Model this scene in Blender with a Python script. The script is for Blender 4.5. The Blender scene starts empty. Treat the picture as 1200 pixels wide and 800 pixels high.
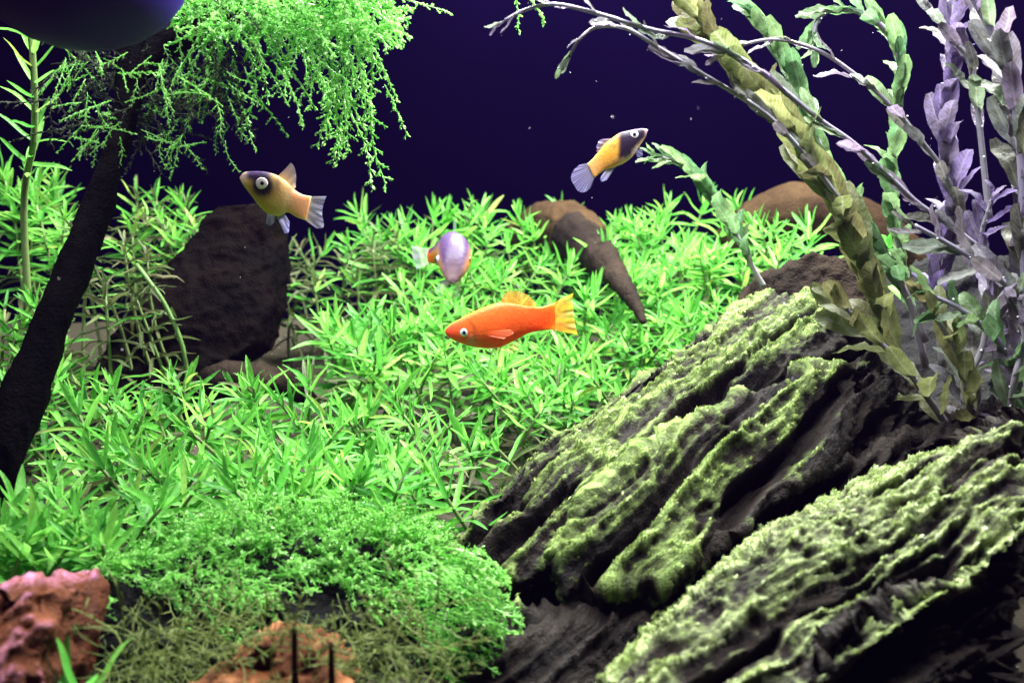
import bpy, bmesh, math, random
import numpy as np
from mathutils import Vector, Matrix, Quaternion

random.seed(7)
rng = np.random.default_rng(7)
SC = bpy.context.scene
COL = SC.collection

# ------------------------------------------------------------------ camera
CAM = Vector((0.0, 0.0, 0.15))
PITCH = math.radians(-9.0)
FOC = 35.0 / 36.0
cd = bpy.data.cameras.new('camera')
cd.lens = 35.0; cd.sensor_width = 36.0; cd.clip_start = 0.01; cd.clip_end = 20.0
cd.dof.use_dof = True; cd.dof.focus_distance = 0.365; cd.dof.aperture_fstop = 15.0
cam = bpy.data.objects.new('camera', cd); COL.objects.link(cam)
cam.location = CAM; cam.rotation_euler = (math.radians(90) + PITCH, 0, 0)
SC.camera = cam

# ------------------------------------------------------------------ world, lamp, exposure
W = bpy.data.worlds.new('World'); SC.world = W; W.use_nodes = True
wb = W.node_tree.nodes['Background']
wb.inputs[0].default_value = (0.30, 0.24, 0.55, 1); wb.inputs[1].default_value = 0.03

def area(name, loc, target, sx, sy, power, col):
    ld = bpy.data.lights.new(name, 'AREA'); ld.shape = 'RECTANGLE'; ld.size = sx; ld.size_y = sy
    ld.energy = power; ld.color = col
    o = bpy.data.objects.new(name, ld); COL.objects.link(o)
    o.location = loc
    o.rotation_euler = (Vector(target) - Vector(loc)).to_track_quat('-Z', 'Y').to_euler()
    return o
area('led_bar', (0.13, 0.50, 0.46), (0.11, 0.42, 0.0), 0.42, 0.05, 14.5, (0.97, 1.0, 0.93))
area('front_fill', (-0.04, 0.27, 0.47), (-0.04, 0.31, 0.0), 0.54, 0.05, 8.0, (0.94, 0.96, 1.0))  # added fill lamp, brightens the fish sides and the foreground
SC.view_settings.view_transform = 'Standard'; SC.view_settings.look = 'None'
SC.view_settings.gamma = 1.0; SC.view_settings.exposure = 0.1
SC.view_settings.use_curve_mapping = False
SC.cycles.use_denoising = True
SC.cycles.max_bounces = 8; SC.cycles.diffuse_bounces = 4; SC.cycles.transmission_bounces = 4
SC.cycles.transparent_max_bounces = 8; SC.cycles.sample_clamp_indirect = 4.0
SC.cycles.caustics_reflective = False; SC.cycles.caustics_refractive = False

# ------------------------------------------------------------------ helpers
def ray(px, py):
    x = (px - 600) / 1200 / FOC; z = (400 - py) / 1200 / FOC
    c, s = math.cos(PITCH), math.sin(PITCH)
    return Vector((x, c - z * s, s + z * c))
def P(px, py, d):                       # a point of the tank at distance d from the camera's plane
    r = ray(px, py); return CAM + r * (d / r.y)
def M_PX(d): return d / 1167.0           # metres that one photograph pixel covers at distance d

def vnoise(p, seed=0):
    p = np.asarray(p, dtype=np.float64)
    i = np.floor(p).astype(np.int64); f = p - i
    u = f * f * f * (f * (f * 6 - 15) + 10)
    def h(a, b, c):
        n = (a * 374761393 + b * 668265263 + c * 2147483647 + seed * 1274126177) & 0xffffffff
        n = ((n ^ (n >> 13)) * 1274126177) & 0xffffffff
        n = ((n ^ (n >> 16)) * 2246822519) & 0xffffffff
        n = n ^ (n >> 15)
        return (n & 0xffffff) / float(0xffffff) * 2 - 1
    x, y, z = i[:, 0], i[:, 1], i[:, 2]
    def lerp(a, b, t): return a + (b - a) * t
    r = []
    for dz in (0, 1):
        a = lerp(h(x, y, z + dz), h(x + 1, y, z + dz), u[:, 0])
        b = lerp(h(x, y + 1, z + dz), h(x + 1, y + 1, z + dz), u[:, 0])
        r.append(lerp(a, b, u[:, 1]))
    return lerp(r[0], r[1], u[:, 2])
def fbm(p, octv=4, seed=0, gain=0.5):
    s = 0; a = 1.0; t = 0
    for k in range(octv):
        s = s + a * vnoise(p * (2.03 ** k), seed + k * 17); t += a; a *= gain
    return s / t
def ridged(p, octv=4, seed=0, gain=0.5):
    s = 0; a = 1.0; t = 0
    for k in range(octv):
        s = s + a * (1 - np.abs(vnoise(p * (2.03 ** k), seed + k * 13)) * 1.6); t += a; a *= gain
    return s / t

def mesh_np(name, V, F, mat=None, smooth=True):
    me = bpy.data.meshes.new(name)
    me.from_pydata([tuple(v) for v in V] if not isinstance(V, np.ndarray) else V.tolist(), [], F if not isinstance(F, np.ndarray) else F.tolist())
    if mat: me.materials.append(mat)
    if smooth: me.polygons.foreach_set('use_smooth', [True] * len(me.polygons))
    me.update(); return me
def obj(name, me, parent=None, mat=None, label=None, kind=None):
    o = bpy.data.objects.new(name, me); COL.objects.link(o)
    if parent is not None: o.parent = parent
    if label: o['label'] = label
    if kind: o['kind'] = kind
    return o
def thing(name, label, cat, loc=(0, 0, 0), group=None, kind=None):
    o = bpy.data.objects.new(name, None); COL.objects.link(o)
    o.location = loc; o.empty_display_size = 0.01
    o['label'] = label; o['category'] = cat
    if group: o['group'] = group
    if kind: o['kind'] = kind
    return o
def tag(o, label, cat, group=None, kind=None):
    o['label'] = label; o['category'] = cat
    if group: o['group'] = group
    if kind: o['kind'] = kind
    return o
def attr_color(me, cols, name='tint'):
    a = me.color_attributes.new(name, 'FLOAT_COLOR', 'POINT')
    c = np.ones((len(me.vertices), 4)); c[:, :3] = cols
    a.data.foreach_set('color', c.ravel())
def attr_float(me, vals, name):
    a = me.attributes.new(name, 'FLOAT', 'POINT'); a.data.foreach_set('value', np.asarray(vals, dtype=np.float32))

def catmull(pts, n):
    pts = np.asarray(pts, dtype=float); m = len(pts)
    ext = np.vstack([2 * pts[0] - pts[1], pts, 2 * pts[-1] - pts[-2]])
    out = []
    for t in np.linspace(0, m - 1 - 1e-9, n):
        k = int(t); f = t - k
        p0, p1, p2, p3 = ext[k], ext[k + 1], ext[k + 2], ext[k + 3]
        out.append(0.5 * ((2 * p1) + (-p0 + p2) * f + (2 * p0 - 5 * p1 + 4 * p2 - p3) * f * f + (-p0 + 3 * p1 - 3 * p2 + p3) * f ** 3))
    return np.array(out)
def tube_vf(pts, rad, nseg=6, cap=True):
    pts = np.asarray(pts, dtype=float); n = len(pts)
    rad = np.broadcast_to(np.asarray(rad, dtype=float), (n,))
    T = np.gradient(pts, axis=0); T /= (np.linalg.norm(T, axis=1, keepdims=True) + 1e-12)
    ref = np.array([0.0, 0.0, 1.0]) if abs(T[0][2]) < 0.9 else np.array([1.0, 0.0, 0.0])
    V = []; F = []
    for k in range(n):
        a = np.cross(T[k], ref); a /= (np.linalg.norm(a) + 1e-12); b = np.cross(T[k], a); ref = np.cross(a, T[k]) 
        for j in range(nseg):
            th = 2 * math.pi * j / nseg
            V.append(pts[k] + rad[k] * (math.cos(th) * a + math.sin(th) * b))
    for k in range(n - 1):
        for j in range(nseg):
            j2 = (j + 1) % nseg
            F.append((k * nseg + j, k * nseg + j2, (k + 1) * nseg + j2, (k + 1) * nseg + j))
    if cap:
        F.append(tuple(range(nseg - 1, -1, -1))); F.append(tuple((n - 1) * nseg + j for j in range(nseg)))
    return V, F
def remesh(V, F, voxel, smooth_it=2):
    me = bpy.data.meshes.new('shape_source'); me.from_pydata(V, [], F); me.update()
    o = bpy.data.objects.new('shape_source', me); COL.objects.link(o)
    m = o.modifiers.new('r', 'REMESH'); m.mode = 'VOXEL'; m.voxel_size = voxel
    if smooth_it:
        s = o.modifiers.new('s', 'SMOOTH'); s.iterations = smooth_it; s.factor = 0.5
    dg = bpy.context.evaluated_depsgraph_get(); dg.update()
    out = bpy.data.meshes.new_from_object(o.evaluated_get(dg))
    bpy.data.objects.remove(o); bpy.data.meshes.remove(me)
    return out
def hull(points):
    bm = bmesh.new()
    for p in points: bm.verts.new(p)
    r = bmesh.ops.convex_hull(bm, input=bm.verts)
    bmesh.ops.delete(bm, geom=[g for g in r['geom_interior'] if isinstance(g, bmesh.types.BMVert)], context='VERTS')
    bm.verts.index_update(); V = [v.co[:] for v in bm.verts]; F = [[v.index for v in f.verts] for f in bm.faces]
    bm.free(); return V, F
def merge(parts):
    V = []; F = []
    for v, f in parts:
        b = len(V); V += [tuple(q) for q in v]; F += [tuple(i + b for i in q) for q in f]
    return V, F
def get_vn(me):
    n = len(me.vertices); co = np.empty(n * 3); me.vertices.foreach_get('co', co)
    no = np.empty(n * 3); me.vertices.foreach_get('normal', no)
    return co.reshape(-1, 3), no.reshape(-1, 3)
def set_v(me, co):
    me.vertices.foreach_set('co', co.ravel()); me.update()
    me.polygons.foreach_set('use_smooth', [True] * len(me.polygons))
def crust_mat(name, stops):
    m, nt, b = new_mat(name); c = ramp(nt, noise(nt, 260, 4, .7, obco(nt)), stops); nt.links.new(c, b.inputs['Base Color'])
    b.inputs['Roughness'].default_value = .35; b.inputs['Specular IOR Level'].default_value = .3; return m
def fix_origin(o):
    """put a mesh object's origin at the base of its shape"""
    me = o.data; co, _ = get_vn(me)
    c = np.array([co[:, 0].mean(), co[:, 1].mean(), co[:, 2].min()])
    set_v(me, co - c); o.location = Vector(c)
    for ch in o.children: ch.location = ch.location - Vector(c)
    return o

# ------------------------------------------------------------------ materials
def new_mat(name):
    m = bpy.data.materials.new(name); m.use_nodes = True
    nt = m.node_tree; b = nt.nodes['Principled BSDF']; return m, nt, b
def N(nt, t, **kw):
    n = nt.nodes.new(t)
    for k, v in kw.items(): setattr(n, k, v)
    return n
def ramp(nt, src, stops):
    r = N(nt, 'ShaderNodeValToRGB'); e = r.color_ramp.elements
    while len(e) < len(stops): e.new(0.5)
    for el, (p, c) in zip(e, stops): el.position = p; el.color = (*c, 1)
    nt.links.new(src, r.inputs[0]); return r.outputs[0]
def noise(nt, scale, detail=5, rough=0.6, co=None, dist=0.0):
    n = N(nt, 'ShaderNodeTexNoise'); n.inputs['Scale'].default_value = scale; n.inputs['Detail'].default_value = detail
    n.inputs['Roughness'].default_value = rough; n.inputs['Distortion'].default_value = dist
    if co is not None: nt.links.new(co, n.inputs['Vector'])
    return n.outputs[0]
def mixc(nt, fac, a, b, mode='MIX'):
    m = N(nt, 'ShaderNodeMix', data_type='RGBA', blend_type=mode)
    for i, v in ((0, fac), (6, a), (7, b)):
        if isinstance(v, (int, float)): m.inputs[i].default_value = v
        elif isinstance(v, tuple): m.inputs[i].default_value = (*v, 1)
        else: nt.links.new(v, m.inputs[i])
    return m.outputs[2]
def mathn(nt, op, a, b=0.0):
    m = N(nt, 'ShaderNodeMath', operation=op)
    for i, v in ((0, a), (1, b)):
        if isinstance(v, (int, float)): m.inputs[i].default_value = v
        else: nt.links.new(v, m.inputs[i])
    return m.outputs[0]
def bump(nt, b, h, dist, strength=1.0):
    n = N(nt, 'ShaderNodeBump'); n.inputs['Distance'].default_value = dist; n.inputs['Strength'].default_value = strength
    nt.links.new(h, n.inputs['Height']); nt.links.new(n.outputs[0], b.inputs['Normal']); return n
def obco(nt): return N(nt, 'ShaderNodeTexCoord').outputs['Object']

def leaf_mat(name, stops, transl=0.4, rough=0.35, grain=600.0, spec=0.35, blade=False, mott=(0.45, 0.42, 0.30), vein_k=0.065, vein_c=(0.62, 0.62, 0.52), patch=None):
    """leaf: colour differs from leaf to leaf, light passes through"""
    m, nt, b = new_mat(name)
    rnd = N(nt, 'ShaderNodeObjectInfo').outputs['Random']
    c = ramp(nt, rnd, stops)
    co = obco(nt); n = noise(nt, 7.0 if blade else grain, 5, 0.65, co)
    if blade:
        mp = N(nt, 'ShaderNodeVectorMath', operation='ADD'); cx = N(nt, 'ShaderNodeCombineXYZ'); nt.links.new(co, mp.inputs[0])
        nt.links.new(mathn(nt, 'MULTIPLY', rnd, 37.0), cx.inputs[2]); nt.links.new(cx.outputs[0], mp.inputs[1]); n = noise(nt, 7.0, 5, 0.65, mp.outputs[0])
        sp = N(nt, 'ShaderNodeSeparateXYZ'); nt.links.new(co, sp.inputs[0]); ay = mathn(nt, 'ABSOLUTE', sp.outputs[1])
        mid = N(nt, 'ShaderNodeMapRange'); mid.inputs[1].default_value = .006; mid.inputs[2].default_value = .022; mid.inputs[3].default_value = vein_k * 2.2; mid.inputs[4].default_value = 0.0; nt.links.new(ay, mid.inputs[0])
        vein = mathn(nt, 'SINE', mathn(nt, 'MULTIPLY', mathn(nt, 'SUBTRACT', sp.outputs[0], mathn(nt, 'MULTIPLY', ay, 1.4)), 75.0))
        vein = mathn(nt, 'MULTIPLY', mathn(nt, 'MAXIMUM', vein, 0.0), vein_k)
        mr = N(nt, 'ShaderNodeMapRange'); mr.inputs[1].default_value = .42; mr.inputs[2].default_value = .68; nt.links.new(n, mr.inputs[0])
        c = mixc(nt, mathn(nt, 'MULTIPLY', mr.outputs[0], 0.85), c, mott, 'MULTIPLY')
        c = mixc(nt, mathn(nt, 'MAXIMUM', mid.outputs[0], vein), c, vein_c)
    else:
        c = mixc(nt, mathn(nt, 'MULTIPLY', n, 0.5), c, (0.5, 0.55, 0.35), 'MULTIPLY')
    if patch:
        pr = N(nt, 'ShaderNodeMapRange'); pr.inputs[1].default_value = .40; pr.inputs[2].default_value = .66; nt.links.new(noise(nt, 190, 4, .7, co), pr.inputs[0])
        c = mixc(nt, pr.outputs[0], c, patch)
    nt.links.new(c, b.inputs['Base Color']); b.inputs['Roughness'].default_value = rough
    b.inputs['Specular IOR Level'].default_value = spec
    bump(nt, b, n, 0.0012 if blade else 0.0004, 0.6)
    tr = N(nt, 'ShaderNodeBsdfTranslucent'); nt.links.new(c, tr.inputs[0])
    mx = N(nt, 'ShaderNodeMixShader'); mx.inputs[0].default_value = transl
    nt.links.new(b.outputs[0], mx.inputs[1]); nt.links.new(tr.outputs[0], mx.inputs[2])
    nt.links.new(mx.outputs[0], nt.nodes['Material Output'].inputs[0])
    return m

M = {}
M['leaf'] = leaf_mat('green_leaf', [(0.0, (0.055, 0.27, 0.04)), (0.3, (0.12, 0.44, 0.065)), (0.65, (0.19, 0.58, 0.09)), (0.92, (0.30, 0.66, 0.13)), (1.0, (0.30, 0.40, 0.08))], 0.5, 0.3, blade=True, mott=(0.7, 0.75, 0.55), vein_k=0.05, vein_c=(0.40, 0.70, 0.22))
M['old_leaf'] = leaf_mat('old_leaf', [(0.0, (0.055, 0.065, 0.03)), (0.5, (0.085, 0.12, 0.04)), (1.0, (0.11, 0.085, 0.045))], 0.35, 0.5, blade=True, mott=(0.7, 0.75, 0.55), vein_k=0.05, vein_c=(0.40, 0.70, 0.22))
M['stem'] = leaf_mat('stem', [(0.0, (0.13, 0.25, 0.07)), (1.0, (0.20, 0.24, 0.10))], 0.2, 0.5)
M['olive_leaf'] = leaf_mat('olive_leaf', [(0.0, (0.12, 0.15, 0.05)), (0.5, (0.19, 0.21, 0.075)), (1.0, (0.16, 0.14, 0.06))], 0.55, 0.28, blade=True)
M['mauve_leaf'] = leaf_mat('mauve_leaf', [(0.0, (0.10, 0.11, 0.065)), (0.5, (0.17, 0.12, 0.22)), (1.0, (0.13, 0.20, 0.10))], 0.55, 0.25, blade=True)
M['sea_leaf'] = leaf_mat('sea_green_leaf', [(0.0, (0.08, 0.20, 0.085)), (1.0, (0.17, 0.28, 0.11))], 0.55, 0.28, blade=True)
M['violet_leaf'] = leaf_mat('violet_leaf', [(0.0, (0.16, 0.11, 0.30)), (1.0, (0.20, 0.16, 0.27))], 0.5, 0.25, blade=True)
M['pale_stem'] = leaf_mat('pale_stem', [(0.0, (0.34, 0.30, 0.44)), (1.0, (0.42, 0.40, 0.42))], 0.2, 0.3)  # pale bluish tone paints the white-blue highlight along the stems
M['moss'] = leaf_mat('moss_green', [(0.0, (0.15, 0.60, 0.07)), (0.5, (0.21, 0.66, 0.09)), (1.0, (0.28, 0.72, 0.14))], 0.55, 0.2, 900, 0.8, patch=(0.42, 0.72, 0.24))
M['dark_moss'] = leaf_mat('olive_moss', [(0.0, (0.09, 0.15, 0.03)), (1.0, (0.17, 0.22, 0.05))], 0.3, 0.45, 900)

def rock_mat(name, dark, mid, algae, pale, algae_lo=0.35, algae_hi=0.75):
    m, nt, b = new_mat(name); co = obco(nt)
    st = N(nt, 'ShaderNodeAttribute', attribute_name='strata').outputs['Vector']
    n1 = noise(nt, 90, 8, 0.65, st); n2 = noise(nt, 420, 6, 0.72, st, 0.6); n3 = noise(nt, 45, 4, 0.6, st)
    base = ramp(nt, n1, [(0.25, dark), (0.7, mid)])
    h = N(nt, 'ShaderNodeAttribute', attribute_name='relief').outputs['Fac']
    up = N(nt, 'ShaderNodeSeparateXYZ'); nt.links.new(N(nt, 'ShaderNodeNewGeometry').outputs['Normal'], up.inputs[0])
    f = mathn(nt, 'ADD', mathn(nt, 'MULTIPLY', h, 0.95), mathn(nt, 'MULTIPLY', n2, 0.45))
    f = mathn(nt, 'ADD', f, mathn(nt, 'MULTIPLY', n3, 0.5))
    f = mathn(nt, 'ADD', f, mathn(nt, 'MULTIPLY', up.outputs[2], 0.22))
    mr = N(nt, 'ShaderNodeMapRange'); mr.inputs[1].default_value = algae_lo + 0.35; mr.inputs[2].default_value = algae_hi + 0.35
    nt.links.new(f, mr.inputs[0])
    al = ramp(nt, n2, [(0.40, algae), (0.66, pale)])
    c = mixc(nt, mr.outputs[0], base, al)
    nt.links.new(c, b.inputs['Base Color'])
    r = N(nt, 'ShaderNodeMapRange'); r.inputs[3].default_value = 0.75; r.inputs[4].default_value = 0.32
    nt.links.new(n2, r.inputs[0]); nt.links.new(r.outputs[0], b.inputs['Roughness'])
    b.inputs['Specular IOR Level'].default_value = 0.16
    hh = mathn(nt, 'ADD', mathn(nt, 'MULTIPLY', n2, 1.0), mathn(nt, 'MULTIPLY', noise(nt, 1100, 4, 0.6, co), 0.4))
    bump(nt, b, hh, 0.0022, 1.0)
    return m
M['slate'] = rock_mat('layered_stone', (0.004, 0.003, 0.0035), (0.022, 0.015, 0.010), (0.075, 0.125, 0.018), (0.32, 0.45, 0.13), 0.46, 0.96)
M['slate_front'] = rock_mat('pale_layered_stone', (0.004, 0.003, 0.0035), (0.026, 0.018, 0.012), (0.10, 0.15, 0.025), (0.50, 0.60, 0.27), 0.47, 0.94)  # pale tone is algae plus painted white highlights
M['red_stone'] = rock_mat('red_stone', (0.035, 0.009, 0.004), (0.15, 0.040, 0.012), (0.24, 0.070, 0.028), (0.58, 0.23, 0.44), 0.5, 1.0)  # pale violet tone paints highlights onto the stone
M['rust_stone'] = rock_mat('rust_stone', (0.035, 0.010, 0.003), (0.14, 0.040, 0.008), (0.20, 0.065, 0.014), (0.45, 0.20, 0.09), 0.55, 1.05)
M['black_stone_shade'] = rock_mat('black_stone_shade', (0.003, 0.003, 0.004), (0.010, 0.009, 0.010), (0.012, 0.013, 0.010), (0.03, 0.032, 0.028), 0.6, 1.1)

M['flake'] = crust_mat('green_crust', [(.38, (.07, .10, .015)), (.55, (.22, .30, .06)), (.68, (.45, .55, .22))])
M['pale_glint_flake'] = crust_mat('pale_glint_crust', [(.38, (.09, .12, .02)), (.52, (.20, .28, .06)), (.68, (.60, .70, .40))])  # pale algae crust, lightest tone painted in as white highlights
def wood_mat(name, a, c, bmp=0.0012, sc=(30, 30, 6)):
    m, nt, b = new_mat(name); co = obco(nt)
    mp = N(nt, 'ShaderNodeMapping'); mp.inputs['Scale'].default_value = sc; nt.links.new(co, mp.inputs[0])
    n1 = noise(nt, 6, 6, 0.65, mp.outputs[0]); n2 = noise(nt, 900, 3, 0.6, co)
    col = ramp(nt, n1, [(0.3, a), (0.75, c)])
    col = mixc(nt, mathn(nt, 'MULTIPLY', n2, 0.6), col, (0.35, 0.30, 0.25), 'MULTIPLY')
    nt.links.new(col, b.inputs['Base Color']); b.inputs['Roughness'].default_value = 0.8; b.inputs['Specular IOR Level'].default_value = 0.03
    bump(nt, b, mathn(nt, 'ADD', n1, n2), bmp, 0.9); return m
M['bogwood'] = wood_mat('dark_bogwood', (0.0007, 0.0007, 0.0010), (0.0042, 0.0033, 0.0030))
M['brown_wood'] = wood_mat('brown_wood', (0.015, 0.009, 0.006), (0.080, 0.048, 0.024), 0.0012, (6, 6, 6))
M['root'] = wood_mat('root_wood', (0.008, 0.006, 0.006), (0.042, 0.030, 0.022), 0.0014, (5, 5, 5))
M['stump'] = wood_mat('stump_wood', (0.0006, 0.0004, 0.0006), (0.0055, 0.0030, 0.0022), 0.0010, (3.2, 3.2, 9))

m, nt, b = new_mat('sand'); co = obco(nt)
n1 = noise(nt, 700, 4, 0.7, co); n2 = noise(nt, 14, 4, 0.6, co)
c = mixc(nt, n1, (0.014, 0.010, 0.006), (0.065, 0.044, 0.023)); c = mixc(nt, n2, c, (0.032, 0.028, 0.011), 'MIX')
nt.links.new(c, b.inputs['Base Color']); b.inputs['Roughness'].default_value = 0.85; bump(nt, b, n1, 0.0015, 1.0); M['sand'] = m
m, nt, b = new_mat('gravel')
c = ramp(nt, noise(nt, 150, 2, 0.5, obco(nt)), [(0.3, (0.03, 0.025, 0.02)), (0.7, (0.20, 0.16, 0.10))])
nt.links.new(c, b.inputs['Base Color']); b.inputs['Roughness'].default_value = 0.7; M['gravel'] = m
m, nt, b = new_mat('navy_film'); co = obco(nt)
n1 = noise(nt, 5, 4, 0.6, co)
c = ramp(nt, n1, [(0.3, (0.0004, 0.00015, 0.0034)), (0.75, (0.0008, 0.0003, 0.0056))])
nt.links.new(c, b.inputs['Base Color']); b.inputs['Roughness'].default_value = 0.8; b.inputs['Specular IOR Level'].default_value = 0.0; M['navy'] = m
m, nt, b = new_mat('purple_plastic'); b.inputs['Base Color'].default_value = (0.035, 0.010, 0.22, 1); b.inputs['Roughness'].default_value = 0.5; b.inputs['Specular IOR Level'].default_value = 0.1
bump(nt, b, noise(nt, 300, 3, 0.5, obco(nt)), 0.0003, 0.3); M['purple'] = m

def fish_mat(name, rough=0.42, scale=900.0, sheen=0.0):
    m, nt, b = new_mat(name); a = N(nt, 'ShaderNodeVertexColor', layer_name='tint')
    co = obco(nt); v = N(nt, 'ShaderNodeTexVoronoi'); v.inputs['Scale'].default_value = scale; nt.links.new(co, v.inputs['Vector'])
    n = noise(nt, 260, 4, 0.6, co)
    c = mixc(nt, mathn(nt, 'MULTIPLY', n, 0.35), a.outputs[0], (0.7, 0.6, 0.55), 'MULTIPLY')
    nt.links.new(c, b.inputs['Base Color']); b.inputs['Roughness'].default_value = rough
    b.inputs['Subsurface Weight'].default_value = 0.75; b.inputs['Subsurface Scale'].default_value = 0.0035; b.inputs['Specular IOR Level'].default_value = 0.2
    b.inputs['Subsurface Radius'].default_value = (1.0, 0.5, 0.3)
    bump(nt, b, v.outputs['Distance'], 0.00018, 0.4); return m
def fin_mat(name, alpha=0.75, rays=1.0):
    m, nt, b = new_mat(name); a = N(nt, 'ShaderNodeVertexColor', layer_name='tint')
    nt.links.new(a.outputs[0], b.inputs['Base Color']); b.inputs['Roughness'].default_value = 0.4
    r = N(nt, 'ShaderNodeAttribute', attribute_name='ray').outputs['Fac']
    w = mathn(nt, 'SINE', mathn(nt, 'MULTIPLY', r, 95.0))
    al = N(nt, 'ShaderNodeMapRange'); al.inputs[1].default_value = -1; al.inputs[2].default_value = 1
    al.inputs[3].default_value = alpha * 0.72; al.inputs[4].default_value = alpha * 1.15
    nt.links.new(w, al.inputs[0])
    tr = N(nt, 'ShaderNodeBsdfTranslucent'); nt.links.new(a.outputs[0], tr.inputs[0])
    mx = N(nt, 'ShaderNodeMixShader'); mx.inputs[0].default_value = 0.45
    nt.links.new(b.outputs[0], mx.inputs[1]); nt.links.new(tr.outputs[0], mx.inputs[2])
    tp = N(nt, 'ShaderNodeBsdfTransparent'); mx2 = N(nt, 'ShaderNodeMixShader')
    nt.links.new(al.outputs[0], mx2.inputs[0]); nt.links.new(tp.outputs[0], mx2.inputs[1]); nt.links.new(mx.outputs[0], mx2.inputs[2])
    nt.links.new(mx2.outputs[0], nt.nodes['Material Output'].inputs[0]); return m
M['fish'] = fish_mat('fish_scales'); M['fin'] = fin_mat('fish_fin', 0.82); M['clear_fin'] = fin_mat('clear_fish_fin', 0.5)
def flat_mat(name, col, rough=0.15, spec=0.6):
    m, nt, b = new_mat(name); n = noise(nt, 2000, 2, 0.5, obco(nt))
    nt.links.new(mixc(nt, mathn(nt, 'MULTIPLY', n, 0.3), col, tuple(x * 0.6 for x in col)), b.inputs['Base Color'])
    b.inputs['Roughness'].default_value = rough; b.inputs['Specular IOR Level'].default_value = spec; return m
M['iris'] = flat_mat('silver_iris', (0.80, 0.80, 0.88)); M['pink_iris'] = flat_mat('pink_iris', (0.90, 0.72, 0.80)); M['pupil'] = flat_mat('black_pupil', (0.01, 0.01, 0.015), 0.08)

# ------------------------------------------------------------------ the setting: substrate and back wall
def ground_z(x, y):
    x = np.asarray(x, float); y = np.asarray(y, float)
    z = 0.12 * (np.clip(y, 0.1, 0.66) - 0.17)
    p = np.stack([x * 9, y * 9, np.zeros_like(x)], -1).reshape(-1, 3)
    return z + 0.006 * fbm(p, 3, 5).reshape(x.shape)
gx, gy = np.meshgrid(np.linspace(-0.75, 0.75, 201), np.linspace(0.06, 0.66, 121))
gz = ground_z(gx, gy); V = np.stack([gx, gy, gz], -1).reshape(-1, 3)
idx = np.arange(201 * 121).reshape(121, 201)
F = np.stack([idx[:-1, :-1], idx[:-1, 1:], idx[1:, 1:], idx[1:, :-1]], -1).reshape(-1, 4)
o = obj('ground', mesh_np('ground', V, F, M['sand'])); o['kind'] = 'structure'; o['label'] = 'brown sandy tank bottom sloping up towards the back'
def box_mesh(name, a, b_, mat):
    x0, y0, z0 = a; x1, y1, z1 = b_
    V = [(x0, y0, z0), (x1, y0, z0), (x1, y1, z0), (x0, y1, z0), (x0, y0, z1), (x1, y0, z1), (x1, y1, z1), (x0, y1, z1)]
    F = [(3, 2, 1, 0), (4, 5, 6, 7), (0, 1, 5, 4), (1, 2, 6, 5), (2, 3, 7, 6), (3, 0, 4, 7)]
    return mesh_np(name, V, F, mat, False)
o = obj('back_wall', box_mesh('back_wall', (-0.75, 0.65, -0.03), (0.75, 0.66, 0.40), M['navy'])); o['kind'] = 'structure'
o['label'] = 'dark navy back wall of the tank'
# loose gravel on the sand, too much to count
octV = np.array([(1, 0, 0), (-1, 0, 0), (0, 1, 0), (0, -1, 0), (0, 0, 1), (0, 0, -1)], float)
octF = np.array([(0, 2, 4), (2, 1, 4), (1, 3, 4), (3, 0, 4), (2, 0, 5), (1, 2, 5), (3, 1, 5), (0, 3, 5)])
n = 5000; gxp = rng.uniform(-0.32, 0.34, n); gyp = rng.uniform(0.17, 0.62, n)
s = rng.uniform(0.0004, 0.0013, n)[:, None, None] * rng.uniform(0.6, 1.3, (n, 1, 3))
V = octV[None] * s * rng.uniform(0.7, 1.2, (n, 6, 1)) + np.stack([gxp, gyp, ground_z(gxp, gyp) + 0.0004], -1)[:, None]
F = octF[None] + (np.arange(n) * 6)[:, None, None]
o = obj('gravel', mesh_np('gravel', V.reshape(-1, 3), F.reshape(-1, 3), M['gravel'], False)); tag(o, 'loose dark and tan grains lying on the sandy bottom', 'gravel', kind='stuff')

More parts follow.
